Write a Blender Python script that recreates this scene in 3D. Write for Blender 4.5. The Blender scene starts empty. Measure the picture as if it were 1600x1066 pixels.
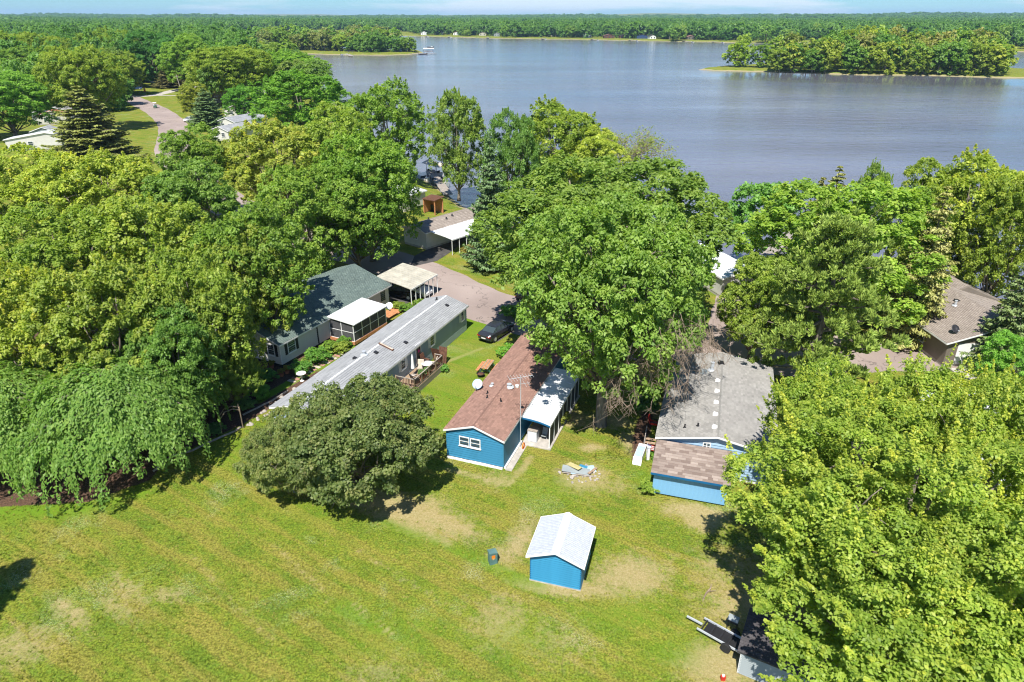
import bpy, math, random
import numpy as np
from mathutils import Vector, Matrix, noise

PI = math.pi
C = bpy.context.scene.collection
sc = bpy.context.scene
rad = math.radians

# ------------------------------------------------------------------ camera, sky, sun, exposure
cam = bpy.data.cameras.new('camera')
cam.sensor_width = 36.0
cam.lens = 36.0 * 1067 / 1600
cam.clip_start = 0.5
cam.clip_end = 40000
camo = bpy.data.objects.new('camera', cam)
C.objects.link(camo)
camo.location = (0, 0, 30)
camo.rotation_euler = (rad(90 - 25.503), 0, 0)
sc.camera = camo

SUN_EL = rad(58.5)
SUN_DIR = rad(76)            # compass heading in which the light travels, from +x
w = bpy.data.worlds.new('World')
sc.world = w
w.use_nodes = True
wn, wl = w.node_tree.nodes, w.node_tree.links
wn.clear()
sky = wn.new('ShaderNodeTexSky')
sky.sky_type = 'NISHITA'
sky.sun_disc = False
sky.sun_elevation = SUN_EL
sky.sun_rotation = PI / 2 - (SUN_DIR + PI)      # towards the sun
sky.air_density = 1.0
sky.dust_density = 0.0
sky.ozone_density = 2.0
# thin cloud in the sky
tc = wn.new('ShaderNodeTexCoord')
sx = wn.new('ShaderNodeSeparateXYZ'); wl.new(tc.outputs['Generated'], sx.inputs[0])
ab = wn.new('ShaderNodeMath'); ab.operation = 'MAXIMUM'; ab.inputs[1].default_value = 0.0; wl.new(sx.outputs['Z'], ab.inputs[0])
ad = wn.new('ShaderNodeMath'); ad.operation = 'ADD'; ad.inputs[1].default_value = 0.09; wl.new(ab.outputs[0], ad.inputs[0])
cb = wn.new('ShaderNodeCombineXYZ')
for k_, ax in enumerate('XY'):
    dvn = wn.new('ShaderNodeMath'); dvn.operation = 'DIVIDE'; wl.new(sx.outputs[ax], dvn.inputs[0]); wl.new(ad.outputs[0], dvn.inputs[1]); wl.new(dvn.outputs[0], cb.inputs[k_])
mp = wn.new('ShaderNodeMapping'); mp.inputs['Location'].default_value = (27.3, 7.1, 0.0)
wl.new(cb.outputs[0], mp.inputs['Vector'])
nz = wn.new('ShaderNodeTexNoise'); nz.inputs['Scale'].default_value = 0.33; nz.inputs['Detail'].default_value = 8
nz.inputs['Roughness'].default_value = 0.52
wl.new(mp.outputs[0], nz.inputs['Vector'])
cr = wn.new('ShaderNodeValToRGB')
cr.color_ramp.elements[0].position = 0.49; cr.color_ramp.elements[0].color = (0, 0, 0, 1)
cr.color_ramp.elements[1].position = 0.60; cr.color_ramp.elements[1].color = (0.75, 0.75, 0.75, 1)
wl.new(nz.outputs['Fac'], cr.inputs[0])
mx = wn.new('ShaderNodeMixRGB'); mx.inputs[2].default_value = (6.7, 7.3, 7.9, 1)
hs = wn.new('ShaderNodeMixRGB'); hs.blend_type = 'MULTIPLY'; hs.inputs[0].default_value = 1
hs.inputs[2].default_value = (0.34, 0.62, 0.93, 1)
wl.new(sky.outputs[0], hs.inputs[1])
wl.new(cr.outputs[0], mx.inputs[0]); wl.new(hs.outputs[0], mx.inputs[1])
bg = wn.new('ShaderNodeBackground'); bg.inputs['Strength'].default_value = 0.085
wl.new(mx.outputs[0], bg.inputs['Color'])
wo = wn.new('ShaderNodeOutputWorld'); wl.new(bg.outputs[0], wo.inputs['Surface'])

sl = bpy.data.lights.new('sun', 'SUN'); sl.energy = 4.6; sl.angle = rad(0.6); sl.color = (1.0, 0.955, 0.88)
so = bpy.data.objects.new('sun', sl); C.objects.link(so)
dv = Vector((math.cos(SUN_EL) * math.cos(SUN_DIR), math.cos(SUN_EL) * math.sin(SUN_DIR), -math.sin(SUN_EL)))
so.rotation_euler = dv.to_track_quat('-Z', 'Y').to_euler()
so.location = (0, 0, 80)

sc.view_settings.view_transform = 'Standard'
sc.view_settings.look = 'None'
sc.view_settings.exposure = 0.76
sc.view_settings.gamma = 1
sc.view_settings.use_curve_mapping = False
cy = sc.cycles
cy.filter_width = 1.15 if hasattr(cy, 'filter_width') else 1.5
cy.max_bounces = 6; cy.diffuse_bounces = 3; cy.glossy_bounces = 2; cy.transmission_bounces = 3
cy.transparent_max_bounces = 6; cy.volume_bounces = 0
cy.caustics_reflective = False; cy.caustics_refractive = False
sc.render.film_transparent = False

# ------------------------------------------------------------------ helpers
def tag(o, label=None, cat=None, group=None, kind=None):
    if label: o['label'] = label
    if cat: o['category'] = cat
    if group: o['group'] = group
    if kind: o['kind'] = kind
    return o

def thing(name, label, cat, loc=(0, 0, 0), rz=0, group=None):
    o = bpy.data.objects.new(name, None)
    o.empty_display_size = 0.3
    C.objects.link(o)
    o.location = (loc[0], loc[1], loc[2] if len(loc) > 2 else 0)
    o.rotation_euler = (0, 0, rz)
    return tag(o, label, cat, group)

def link(name, me, parent=None, loc=(0, 0, 0), rz=0, rot=None, scale=None, color=None):
    o = bpy.data.objects.new(name, me)
    C.objects.link(o)
    if parent: o.parent = parent
    o.location = (loc[0], loc[1], loc[2] if len(loc) > 2 else 0)
    o.rotation_euler = rot if rot else (0, 0, rz)
    if scale: o.scale = scale
    if color: o.color = (*color, 1)
    return o

def copy_tree(o, parent=None):
    c = o.copy(); C.objects.link(c)
    c.parent = parent
    for ch in list(o.children): copy_tree(ch, c)
    return c

class MB:
    def __init__(s): s.v = []; s.f = []; s.m = []
    def face(s, pts, mi=0):
        n = len(s.v); s.v += [tuple(p) for p in pts]; s.f.append(tuple(range(n, n + len(pts)))); s.m.append(mi)
    def box(s, x0, y0, z0, x1, y1, z1, mi=0, M=None):
        n = len(s.v)
        ps = [(x0, y0, z0), (x1, y0, z0), (x1, y1, z0), (x0, y1, z0), (x0, y0, z1), (x1, y0, z1), (x1, y1, z1), (x0, y1, z1)]
        if M is not None: ps = [tuple(M @ Vector(p)) for p in ps]
        s.v += ps
        for q in ((0, 3, 2, 1), (4, 5, 6, 7), (0, 1, 5, 4), (1, 2, 6, 5), (2, 3, 7, 6), (3, 0, 4, 7)):
            s.f.append(tuple(n + i for i in q)); s.m.append(mi)
        return s
    def beam(s, a, b, w, h, mi=0):
        a, b = Vector(a), Vector(b); d = b - a; L = d.length
        q = d.to_track_quat('X', 'Z').to_matrix().to_4x4(); M = Matrix.Translation(a) @ q
        return s.box(0, -w / 2, -h / 2, L, w / 2, h / 2, mi, M)
    def prism(s, poly, d, mi=0):       # poly list of 3D points, extruded by vector d
        n = len(s.v); k = len(poly); d = Vector(d)
        s.v += [tuple(p) for p in poly] + [tuple(Vector(p) + d) for p in poly]
        s.f.append(tuple(range(n, n + k))); s.m.append(mi)
        s.f.append(tuple(range(n + 2 * k - 1, n + k - 1, -1))); s.m.append(mi)
        for i in range(k):
            j = (i + 1) % k
            s.f.append((n + i, n + k + i, n + k + j, n + j)); s.m.append(mi)
        return s
    def tube(s, pts, rs, n=6, mi=0, cap=True):
        base = len(s.v); pts = [Vector(p) for p in pts]
        if not hasattr(rs, '__len__'): rs = [rs] * len(pts)
        for i, p in enumerate(pts):
            t = (pts[min(i + 1, len(pts) - 1)] - pts[max(i - 1, 0)])
            if t.length < 1e-6: t = Vector((0, 0, 1))
            t.normalize()
            a = t.orthogonal().normalized() if i == 0 else (a - t * a.dot(t)).normalized()
            b = t.cross(a)
            for k in range(n):
                an = 2 * PI * k / n
                s.v.append(tuple(p + (a * math.cos(an) + b * math.sin(an)) * rs[i]))
        for i in range(len(pts) - 1):
            for k in range(n):
                k2 = (k + 1) % n
                s.f.append((base + i * n + k, base + i * n + k2, base + (i + 1) * n + k2, base + (i + 1) * n + k)); s.m.append(mi)
        if cap:
            s.f.append(tuple(base + k for k in range(n - 1, -1, -1))); s.m.append(mi)
            e = base + (len(pts) - 1) * n
            s.f.append(tuple(e + k for k in range(n))); s.m.append(mi)
        return s
    def lathe(s, prof, n=12, mi=0, c=(0, 0)):
        base = len(s.v)
        for r, z in prof:
            for k in range(n):
                an = 2 * PI * k / n; s.v.append((c[0] + r * math.cos(an), c[1] + r * math.sin(an), z))
        for i in range(len(prof) - 1):
            for k in range(n):
                k2 = (k + 1) % n
                s.f.append((base + i * n + k, base + i * n + k2, base + (i + 1) * n + k2, base + (i + 1) * n + k)); s.m.append(mi)
        s.f.append(tuple(base + k for k in range(n - 1, -1, -1))); s.m.append(mi)
        e = base + (len(prof) - 1) * n
        s.f.append(tuple(e + k for k in range(n))); s.m.append(mi)
        return s
    def mesh(s, name, mats, smooth=False):
        me = bpy.data.meshes.new(name)
        me.from_pydata(s.v, [], s.f)
        for m in (mats if isinstance(mats, (list, tuple)) else [mats]): me.materials.append(m)
        if any(s.m): me.polygons.foreach_set('material_index', s.m)
        if smooth: me.polygons.foreach_set('use_smooth', [True] * len(me.polygons))
        me.update()
        return me
    def build(s, name, mats, parent=None, loc=(0, 0, 0), rz=0, smooth=False):
        return link(name, s.mesh(name, mats, smooth), parent, loc, rz)

def quads_mesh(name, V, mat, attrs=None, nv=4):
    """V: (n, nv, 3) array of separate polygons; attrs {name: per-face float}"""
    n = V.shape[0]
    me = bpy.data.meshes.new(name)
    me.vertices.add(n * nv); me.loops.add(n * nv); me.polygons.add(n)
    me.vertices.foreach_set('co', V.reshape(-1).astype(np.float32))
    me.loops.foreach_set('vertex_index', np.arange(n * nv, dtype=np.int32))
    me.polygons.foreach_set('loop_start', np.arange(n, dtype=np.int32) * nv)
    me.polygons.foreach_set('loop_total', np.full(n, nv, dtype=np.int32))
    me.update(calc_edges=True)
    if attrs:
        for k, a in attrs.items():
            at = me.attributes.new(k, 'FLOAT', 'FACE'); at.data.foreach_set('value', np.asarray(a, dtype=np.float32))
    for m in (mat if isinstance(mat, list) else [mat]): me.materials.append(m)
    return me

# ------------------------------------------------------------------ materials
class NT:
    def __init__(s, name, rough=0.7, spec=0.3):
        s.m = bpy.data.materials.new(name); s.m.use_nodes = True
        s.n = s.m.node_tree.nodes; s.l = s.m.node_tree.links
        s.b = s.n['Principled BSDF']; s.b.inputs['Roughness'].default_value = rough
        s.b.inputs['Specular IOR Level'].default_value = spec
        s.g = s.n.new('ShaderNodeNewGeometry').outputs['Position']
        s.o = s.n.new('ShaderNodeTexCoord').outputs['Object']
    def noise(s, scale, detail=3, src=None, rough=0.55, dist=0, sv=None, pre=None):
        t = s.n.new('ShaderNodeTexNoise'); t.inputs['Scale'].default_value = scale
        t.inputs['Detail'].default_value = detail; t.inputs['Roughness'].default_value = rough
        t.inputs['Distortion'].default_value = dist
        src = src or s.o
        if pre is not None:
            vr = s.n.new('ShaderNodeVectorRotate'); vr.rotation_type = 'Z_AXIS'; vr.inputs['Angle'].default_value = pre; s.l.new(src, vr.inputs['Vector']); src = vr.outputs[0]
        if sv:
            mpn = s.n.new('ShaderNodeMapping')
            mpn.inputs['Scale'].default_value = sv[:3]
            if len(sv) > 3: mpn.inputs['Rotation'].default_value = (0, 0, sv[3])
            s.l.new(src, mpn.inputs['Vector']); src = mpn.outputs[0]
        s.l.new(src, t.inputs['Vector']); return t.outputs['Fac']
    def ramp(s, f, stops):
        r = s.n.new('ShaderNodeValToRGB'); e = r.color_ramp.elements
        while len(e) < len(stops): e.new(0.5)
        for i, (p, c) in enumerate(stops):
            e[i].position = p; e[i].color = (*c, 1) if hasattr(c, '__len__') else (c, c, c, 1)
        s.l.new(f, r.inputs[0]); return r.outputs[0]
    def mix(s, f, a, b, mode='MIX'):
        x = s.n.new('ShaderNodeMixRGB'); x.blend_type = mode
        for i, v in ((0, f), (1, a), (2, b)):
            if isinstance(v, (int, float)): x.inputs[i].default_value = v if i == 0 else (v, v, v, 1)
            elif isinstance(v, tuple): x.inputs[i].default_value = (*v, 1)
            else: s.l.new(v, x.inputs[i])
        return x.outputs[0]
    def math(s, op, a, b=0.0, cl=False):
        x = s.n.new('ShaderNodeMath'); x.operation = op; x.use_clamp = cl
        for i, v in ((0, a), (1, b)):
            if isinstance(v, (int, float)): x.inputs[i].default_value = v
            else: s.l.new(v, x.inputs[i])
        return x.outputs[0]
    def attr(s, name):
        a = s.n.new('ShaderNodeAttribute'); a.attribute_name = name; return a.outputs['Fac']
    def bump(s, h, strength=0.3, dist=0.02):
        b = s.n.new('ShaderNodeBump'); b.inputs['Strength'].default_value = strength
        b.inputs['Distance'].default_value = dist; s.l.new(h, b.inputs['Height'])
        s.l.new(b.outputs[0], s.b.inputs['Normal']); return b.outputs[0]
    def col(s, c):
        if isinstance(c, tuple): s.b.inputs['Base Color'].default_value = (*c, 1)
        else: s.l.new(c, s.b.inputs['Base Color'])
        return s

def plain(name, c, rough=0.6, spec=0.3, var=0.15, scale=3, metal=0, bump=0):
    t = NT(name, rough, spec)
    n = t.noise(scale, 5)
    lo = tuple(x * (1 - var) for x in c); hi = tuple(min(1, x * (1 + var)) for x in c)
    t.col(t.ramp(n, [(0.3, lo), (0.7, hi)]))
    if metal: t.b.inputs['Metallic'].default_value = metal
    if bump: t.bump(t.noise(scale * 12, 3), 0.4, bump)
    return t.m

def tonal(name, lo, hi, rough=0.85, stain=0.2, spec=0.2, grain=60):
    """colour from per-piece 'tone' attribute, with grain and weather stain"""
    t = NT(name, rough, spec)
    c = t.ramp(t.attr('tone'), [(0, lo), (1, hi)])
    c = t.mix(t.math('MULTIPLY', t.ramp(t.noise(0.7, 5, t.g), [(0.4, 0), (0.7, 1)]), stain), c, t.mix(0.5, c, (0.05, 0.045, 0.04)))
    c = t.mix(0.35, c, t.ramp(t.noise(grain, 2), [(0.2, 0.2), (0.8, 1.0)]), 'MULTIPLY')
    t.col(c); t.bump(t.noise(grain, 2), 0.3, 0.01)
    return t.m

def siding(name, c, rough=0.45, rib=0):
    t = NT(name, rough, 0.4)
    n = t.noise(1.1, 6); n2 = t.noise(9, 3, sv=(0.25, 0.25, 3))
    lo = tuple(x * 0.86 for x in c)
    cc = t.mix(t.ramp(n, [(0.35, 0), (0.7, 1)]), lo, c)
    cc = t.mix(0.25, cc, t.ramp(n2, [(0.25, 0.65), (0.75, 1.0)]), 'MULTIPLY')
    t.col(cc); return t.m

M = {}
M['blue'] = siding('blue_siding', (0.045, 0.24, 0.41))
M['shedblue'] = siding('shed_siding', (0.04, 0.265, 0.46))
M['paleblue'] = siding('pale_blue_siding', (0.36, 0.52, 0.68))
M['lightblue'] = siding('light_blue_siding', (0.22, 0.48, 0.74))
M['trimblue'] = plain('dark_blue_trim', (0.012, 0.12, 0.27), 0.4)
M['greyblue'] = siding('grey_blue_siding', (0.38, 0.47, 0.56))
M['whitewall'] = siding('white_siding', (0.68, 0.66, 0.61))
M['taupe'] = siding('taupe_siding', (0.20, 0.17, 0.14))
M['greysiding'] = siding('grey_siding', (0.33, 0.37, 0.38))
M['white'] = plain('white_paint', (0.78, 0.78, 0.77), 0.45, var=0.06, scale=2)
M['whitemetal'] = plain('white_metal_roof', (0.74, 0.76, 0.77), 0.4, var=0.12, scale=1.3)
M['galv'] = plain('galvanised_metal', (0.54, 0.57, 0.61), 0.42, 0.5, var=0.10, scale=5, metal=0.25)
M['cream'] = plain('cream_metal', (0.45, 0.425, 0.35), 0.6, var=0.2, scale=1.2)
M['concrete'] = plain('concrete', (0.42, 0.39, 0.35), 0.9, var=0.25, scale=2, bump=0.01)
M['pink'] = plain('pink_petal', (0.75, 0.05, 0.25), 0.6)
M['red'] = plain('red_paint', (0.5, 0.03, 0.02), 0.5)
M['orange'] = plain('orange_plastic', (0.8, 0.22, 0.02), 0.5)
M['yellow'] = plain('yellow_board', (0.48, 0.42, 0.20), 0.8)
M['terracotta'] = plain('terracotta', (0.42, 0.16, 0.08), 0.8)
M['wood'] = plain('weathered_wood', (0.34, 0.24, 0.16), 0.8, var=0.35, scale=6)
M['newwood'] = plain('cedar_wood', (0.50, 0.22, 0.10), 0.7, var=0.3, scale=5)
M['greywood'] = plain('grey_wood', (0.32, 0.28, 0.24), 0.85, var=0.3, scale=6)
M['brownwood'] = plain('dark_brown_wood', (0.12, 0.055, 0.035), 0.75, var=0.35, scale=5)
M['black'] = plain('black_plastic', (0.02, 0.02, 0.022), 0.5)
M['darkmetal'] = plain('dark_metal', (0.05, 0.05, 0.055), 0.45, metal=0.5)
M['rubber'] = plain('tyre_rubber', (0.025, 0.025, 0.025), 0.85)
M['shutter'] = plain('black_shutter', (0.02, 0.026, 0.026), 0.5)
M['green'] = plain('dark_green_plastic', (0.06, 0.14, 0.09), 0.6)
M['boxgreen'] = plain('utility_green', (0.10, 0.19, 0.18), 0.55, var=0.2)
M['carpaint'] = plain('charcoal_car_paint', (0.045, 0.05, 0.06), 0.22, 0.6, var=0.05, metal=0.4)
M['carwhite'] = plain('white_car_paint', (0.72, 0.73, 0.74), 0.25, 0.5, var=0.04)
M['carblack'] = plain('black_car_paint', (0.015, 0.015, 0.018), 0.2, 0.6, var=0.05)
M['carblue'] = plain('blue_car_paint', (0.03, 0.06, 0.16), 0.25, 0.5, var=0.05)
M['fabric'] = plain('beige_fabric', (0.52, 0.45, 0.36), 0.9, var=0.2)
M['stone'] = plain('stone', (0.40, 0.36, 0.32), 0.9, var=0.35, scale=3, bump=0.02)
M['brick'] = plain('red_paver', (0.36, 0.20, 0.15), 0.9, var=0.3, scale=8)
M['paver'] = plain('pale_paver', (0.48, 0.40, 0.33), 0.9, var=0.25, scale=8)
M['blueplastic'] = plain('pale_blue_plastic', (0.40, 0.55, 0.66), 0.5)
def glass():
    t = NT('window_glass', 0.06, 0.6); t.col((0.05, 0.07, 0.075)); return t.m
M['glass'] = glass()
def lamp(name, c):
    t = NT(name, 0.2, 0.6); t.col(c); return t.m
M['headlight'] = lamp('headlight_glass', (0.6, 0.62, 0.65)); M['taillight'] = lamp('tail_light', (0.35, 0.01, 0.01))
M['screen'] = plain('dark_screen_mesh', (0.075, 0.075, 0.08), 0.8, var=0.2)
M['sh_brown'] = tonal('brown_shingle', (0.26, 0.15, 0.12), (0.46, 0.275, 0.215), stain=0.35)
M['sh_tan'] = tonal('tan_shingle', (0.28, 0.235, 0.20), (0.42, 0.36, 0.31))
M['sh_mix'] = tonal('mottled_shingle', (0.22, 0.165, 0.14), (0.42, 0.345, 0.30), stain=0.15)
M['sh_grey'] = tonal('grey_shingle', (0.30, 0.29, 0.27), (0.46, 0.44, 0.41), stain=0.4)
M['sh_green'] = tonal('green_grey_shingle', (0.115, 0.16, 0.15), (0.21, 0.27, 0.24), stain=0.3)
M['sh_light'] = tonal('light_grey_shingle', (0.30, 0.31, 0.32), (0.44, 0.45, 0.46), stain=0.25)
M['sh_dark'] = tonal('dark_shingle', (0.06, 0.055, 0.06), (0.13, 0.12, 0.125))

def road_mat():
    t = NT('asphalt', 0.9, 0.2)
    c = t.ramp(t.noise(0.12, 6, t.g), [(0.3, (0.29, 0.23, 0.205)), (0.7, (0.40, 0.325, 0.29))])
    c = t.mix(0.4, c, t.ramp(t.noise(25, 3, t.g), [(0.3, 0.55), (0.7, 1.0)]), 'MULTIPLY')
    crk = t.n.new('ShaderNodeTexVoronoi'); crk.feature = 'DISTANCE_TO_EDGE'; crk.inputs['Scale'].default_value = 0.16
    w2 = t.n.new('ShaderNodeVectorMath'); w2.operation = 'ADD'
    nn = t.n.new('ShaderNodeTexNoise'); nn.inputs['Scale'].default_value = 0.8; t.l.new(t.g, nn.inputs['Vector'])
    sc2 = t.n.new('ShaderNodeVectorMath'); sc2.operation = 'SCALE'; sc2.inputs[3].default_value = 3
    t.l.new(nn.outputs['Color'], sc2.inputs[0]); t.l.new(t.g, w2.inputs[0]); t.l.new(sc2.outputs[0], w2.inputs[1])
    t.l.new(w2.outputs[0], crk.inputs['Vector'])
    c = t.mix(t.ramp(crk.outputs['Distance'], [(0.0, 0.6), (0.012, 0.0)]), c, (0.05, 0.045, 0.04))
    t.col(c); t.bump(t.noise(40, 2, t.g), 0.3, 0.01); return t.m
M['road'] = road_mat()
M['darkroad'] = plain('dark_asphalt', (0.075, 0.07, 0.068), 0.9, var=0.3, scale=1, bump=0.01)

def grass_col(t):
    g = t.g
    n0 = t.noise(0.05, 5, g); n1 = t.noise(0.35, 6, g, 0.6); n2 = t.noise(2.2, 5, g, 0.65); n3 = t.noise(8, 2, g, 0.6)
    stripe = t.noise(1.0, 3, g, sv=(0.13, 1.0, 1), pre=rad(33))
    base = t.ramp(n1, [(0.3, (0.10, 0.158, 0.016)), (0.5, (0.17, 0.21, 0.022)), (0.72, (0.24, 0.235, 0.038))])
    lush = t.mix(t.ramp(n2, [(0.45, 0), (0.62, 0.6)]), base, (0.10, 0.18, 0.02))
    c = t.mix(t.ramp(stripe, [(0.47, 0), (0.60, 0.55)]), lush, (0.27, 0.215, 0.05))
    clover = t.math('MULTIPLY', t.ramp(t.noise(0.22, 4, g, 0.6, 0.5), [(0.56, 0), (0.66, 1)]), t.ramp(t.noise(22, 2, g), [(0.55, 0), (0.62, 0.7)]))
    c = t.mix(clover, c, (0.42, 0.46, 0.36))
    c = t.mix(0.85, c, t.ramp(t.noise(26, 2, g, 0.8), [(0.35, 0.7), (0.65, 1.25)]), 'MULTIPLY')
    c = t.mix(0.9, c, t.ramp(n3, [(0.36, 0.55), (0.5, 0.97), (0.64, 1.4)]), 'MULTIPLY')
    return c

def ground_mat():
    t = NT('ground_grass', 0.95, 0.1)
    c = grass_col(t)
    far = t.mix(t.ramp(t.noise(0.01, 4, t.g), [(0.4, 0), (0.6, 1)]), (0.08, 0.13, 0.02), (0.17, 0.19, 0.04))
    # beach / lakebed by height
    sep = t.n.new('ShaderNodeSeparateXYZ'); t.l.new(t.g, sep.inputs[0])
    z = sep.outputs['Z']
    sand = t.math('LESS_THAN', t.math('ADD', z, t.math('MULTIPLY', t.math('SUBTRACT', t.noise(0.05, 4, t.g), 0.5), 1.2)), -0.82)
    c = t.mix(t.math('MULTIPLY', sand, 0.8), c, (0.36, 0.30, 0.18))
    t.col(c); t.bump(t.noise(9, 4, t.g, 0.7), 0.6, 0.06); return t.m
M['ground'] = ground_mat()

def lawn_mat():
    t = NT('lawn', 0.95, 0.1)
    c = grass_col(t)
    dry = t.attr('dry')
    fr = t.noise(1.6, 9, t.g, 0.86)
    dm = t.ramp(t.math('ADD', dry, t.math('MULTIPLY', t.math('SUBTRACT', fr, 0.5), 2.6)), [(0.30, 0), (0.85, 1)])
    straw = t.ramp(t.noise(6, 5, t.g, 0.7), [(0.3, (0.30, 0.235, 0.085)), (0.7, (0.52, 0.42, 0.235))])
    straw = t.mix(0.6, straw, t.ramp(t.noise(18, 3, t.g, 0.7), [(0.3, 0.5), (0.7, 1.15)]), 'MULTIPLY')
    c = t.mix(t.math('MULTIPLY', dm, 0.85), c, straw)
    lu = t.attr('lush')
    c = t.mix(t.math('MULTIPLY', lu, t.ramp(fr, [(0.3, 0.3), (0.6, 1)])), c, t.mix(t.noise(16, 3, t.g), (0.055, 0.13, 0.01), (0.20, 0.33, 0.02)))
    mu = t.ramp(t.math('ADD', t.attr('mulch'), t.math('MULTIPLY', t.math('SUBTRACT', fr, 0.5), 0.9)), [(0.42, 0), (0.55, 1)])
    c = t.mix(mu, c, t.ramp(t.noise(9, 5, t.g, 0.7), [(0.35, (0.045, 0.028, 0.02)), (0.6, (0.15, 0.09, 0.06)), (0.75, (0.30, 0.21, 0.15))]))
    t.col(c); t.bump(t.noise(10, 4, t.g, 0.75), 0.8, 0.07); return t.m
M['lawn'] = lawn_mat()

def tuft_mat():
    t = NT('grass_blades', 0.8, 0.15)
    oi = t.n.new('ShaderNodeObjectInfo')
    c = t.ramp(oi.outputs['Random'], [(0.0, (0.125, 0.185, 0.016)), (0.5, (0.185, 0.245, 0.024)), (0.85, (0.25, 0.27, 0.036)), (1.0, (0.32, 0.29, 0.08))])
    L = oi.outputs['Location']
    st = t.noise(1.0, 3, L, sv=(0.13, 1.0, 1), pre=rad(33)); p1 = t.noise(0.30, 5, L, 0.6)
    c = t.mix(t.ramp(st, [(0.46, 0), (0.58, 0.6)]), c, t.mix(0.5, c, (0.36, 0.27, 0.06)))
    c = t.mix(t.ramp(p1, [(0.35, 0.7), (0.5, 0.0)]), c, t.mix(0.55, c, (0.06, 0.17, 0.01)))
    c = t.mix(t.ramp(p1, [(0.55, 0.0), (0.7, 0.8)]), c, t.mix(0.55, c, (0.40, 0.32, 0.11)))
    t.col(c); return t.m

def water_mat():
    t = NT('lake_water', 0.10, 0.5)
    c = t.ramp(t.noise(0.006, 4, t.g, sv=(1, 3, 1)), [(0.35, (0.125, 0.128, 0.155)), (0.7, (0.175, 0.17, 0.195))])
    t.col(c); t.b.inputs['IOR'].default_value = 1.5
    wv = t.noise(0.55, 6, t.g, 0.62, sv=(0.55, 1.5, 1, rad(-14)))
    sw = t.noise(0.16, 3, t.g, 0.5, sv=(0.5, 1.6, 1, rad(-20)))
    h = t.math('ADD', wv, t.math('MULTIPLY', sw, 1.6))
    calm = t.ramp(t.noise(0.008, 4, t.g, sv=(0.6, 3.0, 1, rad(-6))), [(0.35, 0.35), (0.65, 1.0)])
    mg = t.n.new('ShaderNodeMapping'); mg.vector_type = 'TEXTURE'; mg.inputs['Location'].default_value = (222, 398, -1.2); mg.inputs['Rotation'].default_value = (0, 0, rad(-14)); mg.inputs['Scale'].default_value = (150, 52, 50)
    t.l.new(t.g, mg.inputs['Vector']); gr = t.n.new('ShaderNodeTexGradient'); gr.gradient_type = 'SPHERICAL'; t.l.new(mg.outputs[0], gr.inputs['Vector'])
    lee = t.ramp(gr.outputs['Fac'], [(0.0, 1.0), (0.35, 0.10)])
    calm = t.math('MULTIPLY', calm, lee)
    b = t.n.new('ShaderNodeBump'); b.inputs['Distance'].default_value = 0.32
    t.l.new(h, b.inputs['Height']); t.l.new(t.math('MULTIPLY', calm, 0.8), b.inputs['Strength'])
    t.l.new(b.outputs[0], t.b.inputs['Normal'])
    return t.m
M['water'] = water_mat()

def leaf_mat(name, lo, mid, hi, tipc=None, trans=0.46, rough=0.5):
    t = NT(name, rough, 0.35)
    tone = t.attr('tone')
    c = t.ramp(tone, [(0.0, lo), (0.5, mid), (1.0, hi)])
    oi = t.n.new('ShaderNodeObjectInfo')
    if tipc: c = t.mix(t.attr('tip'), c, tipc)
    c = t.mix(1.0, c, oi.outputs['Color'], 'MULTIPLY')
    c = t.mix(0.5, c, t.ramp(t.noise(0.5, 3, t.g), [(0.3, 0.72), (0.7, 1.15)]), 'MULTIPLY')
    vr_ = t.ramp(oi.outputs['Random'], [(0.0, (.78, .86, .8)), (0.5, (1, 1, 1)), (1.0, (1.22, 1.12, 1.05))])
    c = t.mix(1.0, c, vr_, 'MULTIPLY')
    t.col(c)
    tr = t.n.new('ShaderNodeBsdfTranslucent'); t.l.new(t.mix(1.0, c, (1.15, 1.25, 0.55), 'MULTIPLY'), tr.inputs['Color'])
    mxs = t.n.new('ShaderNodeMixShader'); mxs.inputs[0].default_value = trans
    t.l.new(t.b.outputs[0], mxs.inputs[1]); t.l.new(tr.outputs[0], mxs.inputs[2])
    t.l.new(mxs.outputs[0], t.n['Material Output'].inputs['Surface'])
    return t.m
M['leaf'] = leaf_mat('leaves', (0.14, 0.24, 0.045), (0.235, 0.375, 0.075), (0.36, 0.49, 0.13), (0.55, 0.60, 0.14))
M['leaf_dark'] = leaf_mat('crabapple_leaves', (0.10, 0.16, 0.045), (0.20, 0.275, 0.075), (0.35, 0.40, 0.14), (0.44, 0.27, 0.13))
M['needle'] = leaf_mat('needles', (0.13, 0.18, 0.07), (0.22, 0.285, 0.11), (0.33, 0.40, 0.18), (0.40, 0.42, 0.16), trans=0.15, rough=0.6)
def bark():
    t = NT('bark', 0.95, 0.1)
    t.col(t.ramp(t.noise(5, 6, t.o, 0.7, sv=(1, 1, 0.25)), [(0.3, (0.10, 0.08, 0.06)), (0.7, (0.30, 0.26, 0.215))]))
    t.bump(t.noise(9, 5, t.o, 0.7, sv=(1, 1, 0.2)), 0.7, 0.05); return t.m
M['bark'] = bark()
M['twig'] = plain('dead_twig', (0.27, 0.205, 0.15), 0.9, var=0.3)
M['farhouse'] = plain('far_wall', (0.6, 0.58, 0.54), 0.8)
M['tuft'] = tuft_mat()
M['mulch'] = plain('mulch', (0.07, 0.04, 0.03), 0.95, var=0.5, scale=9)
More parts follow.
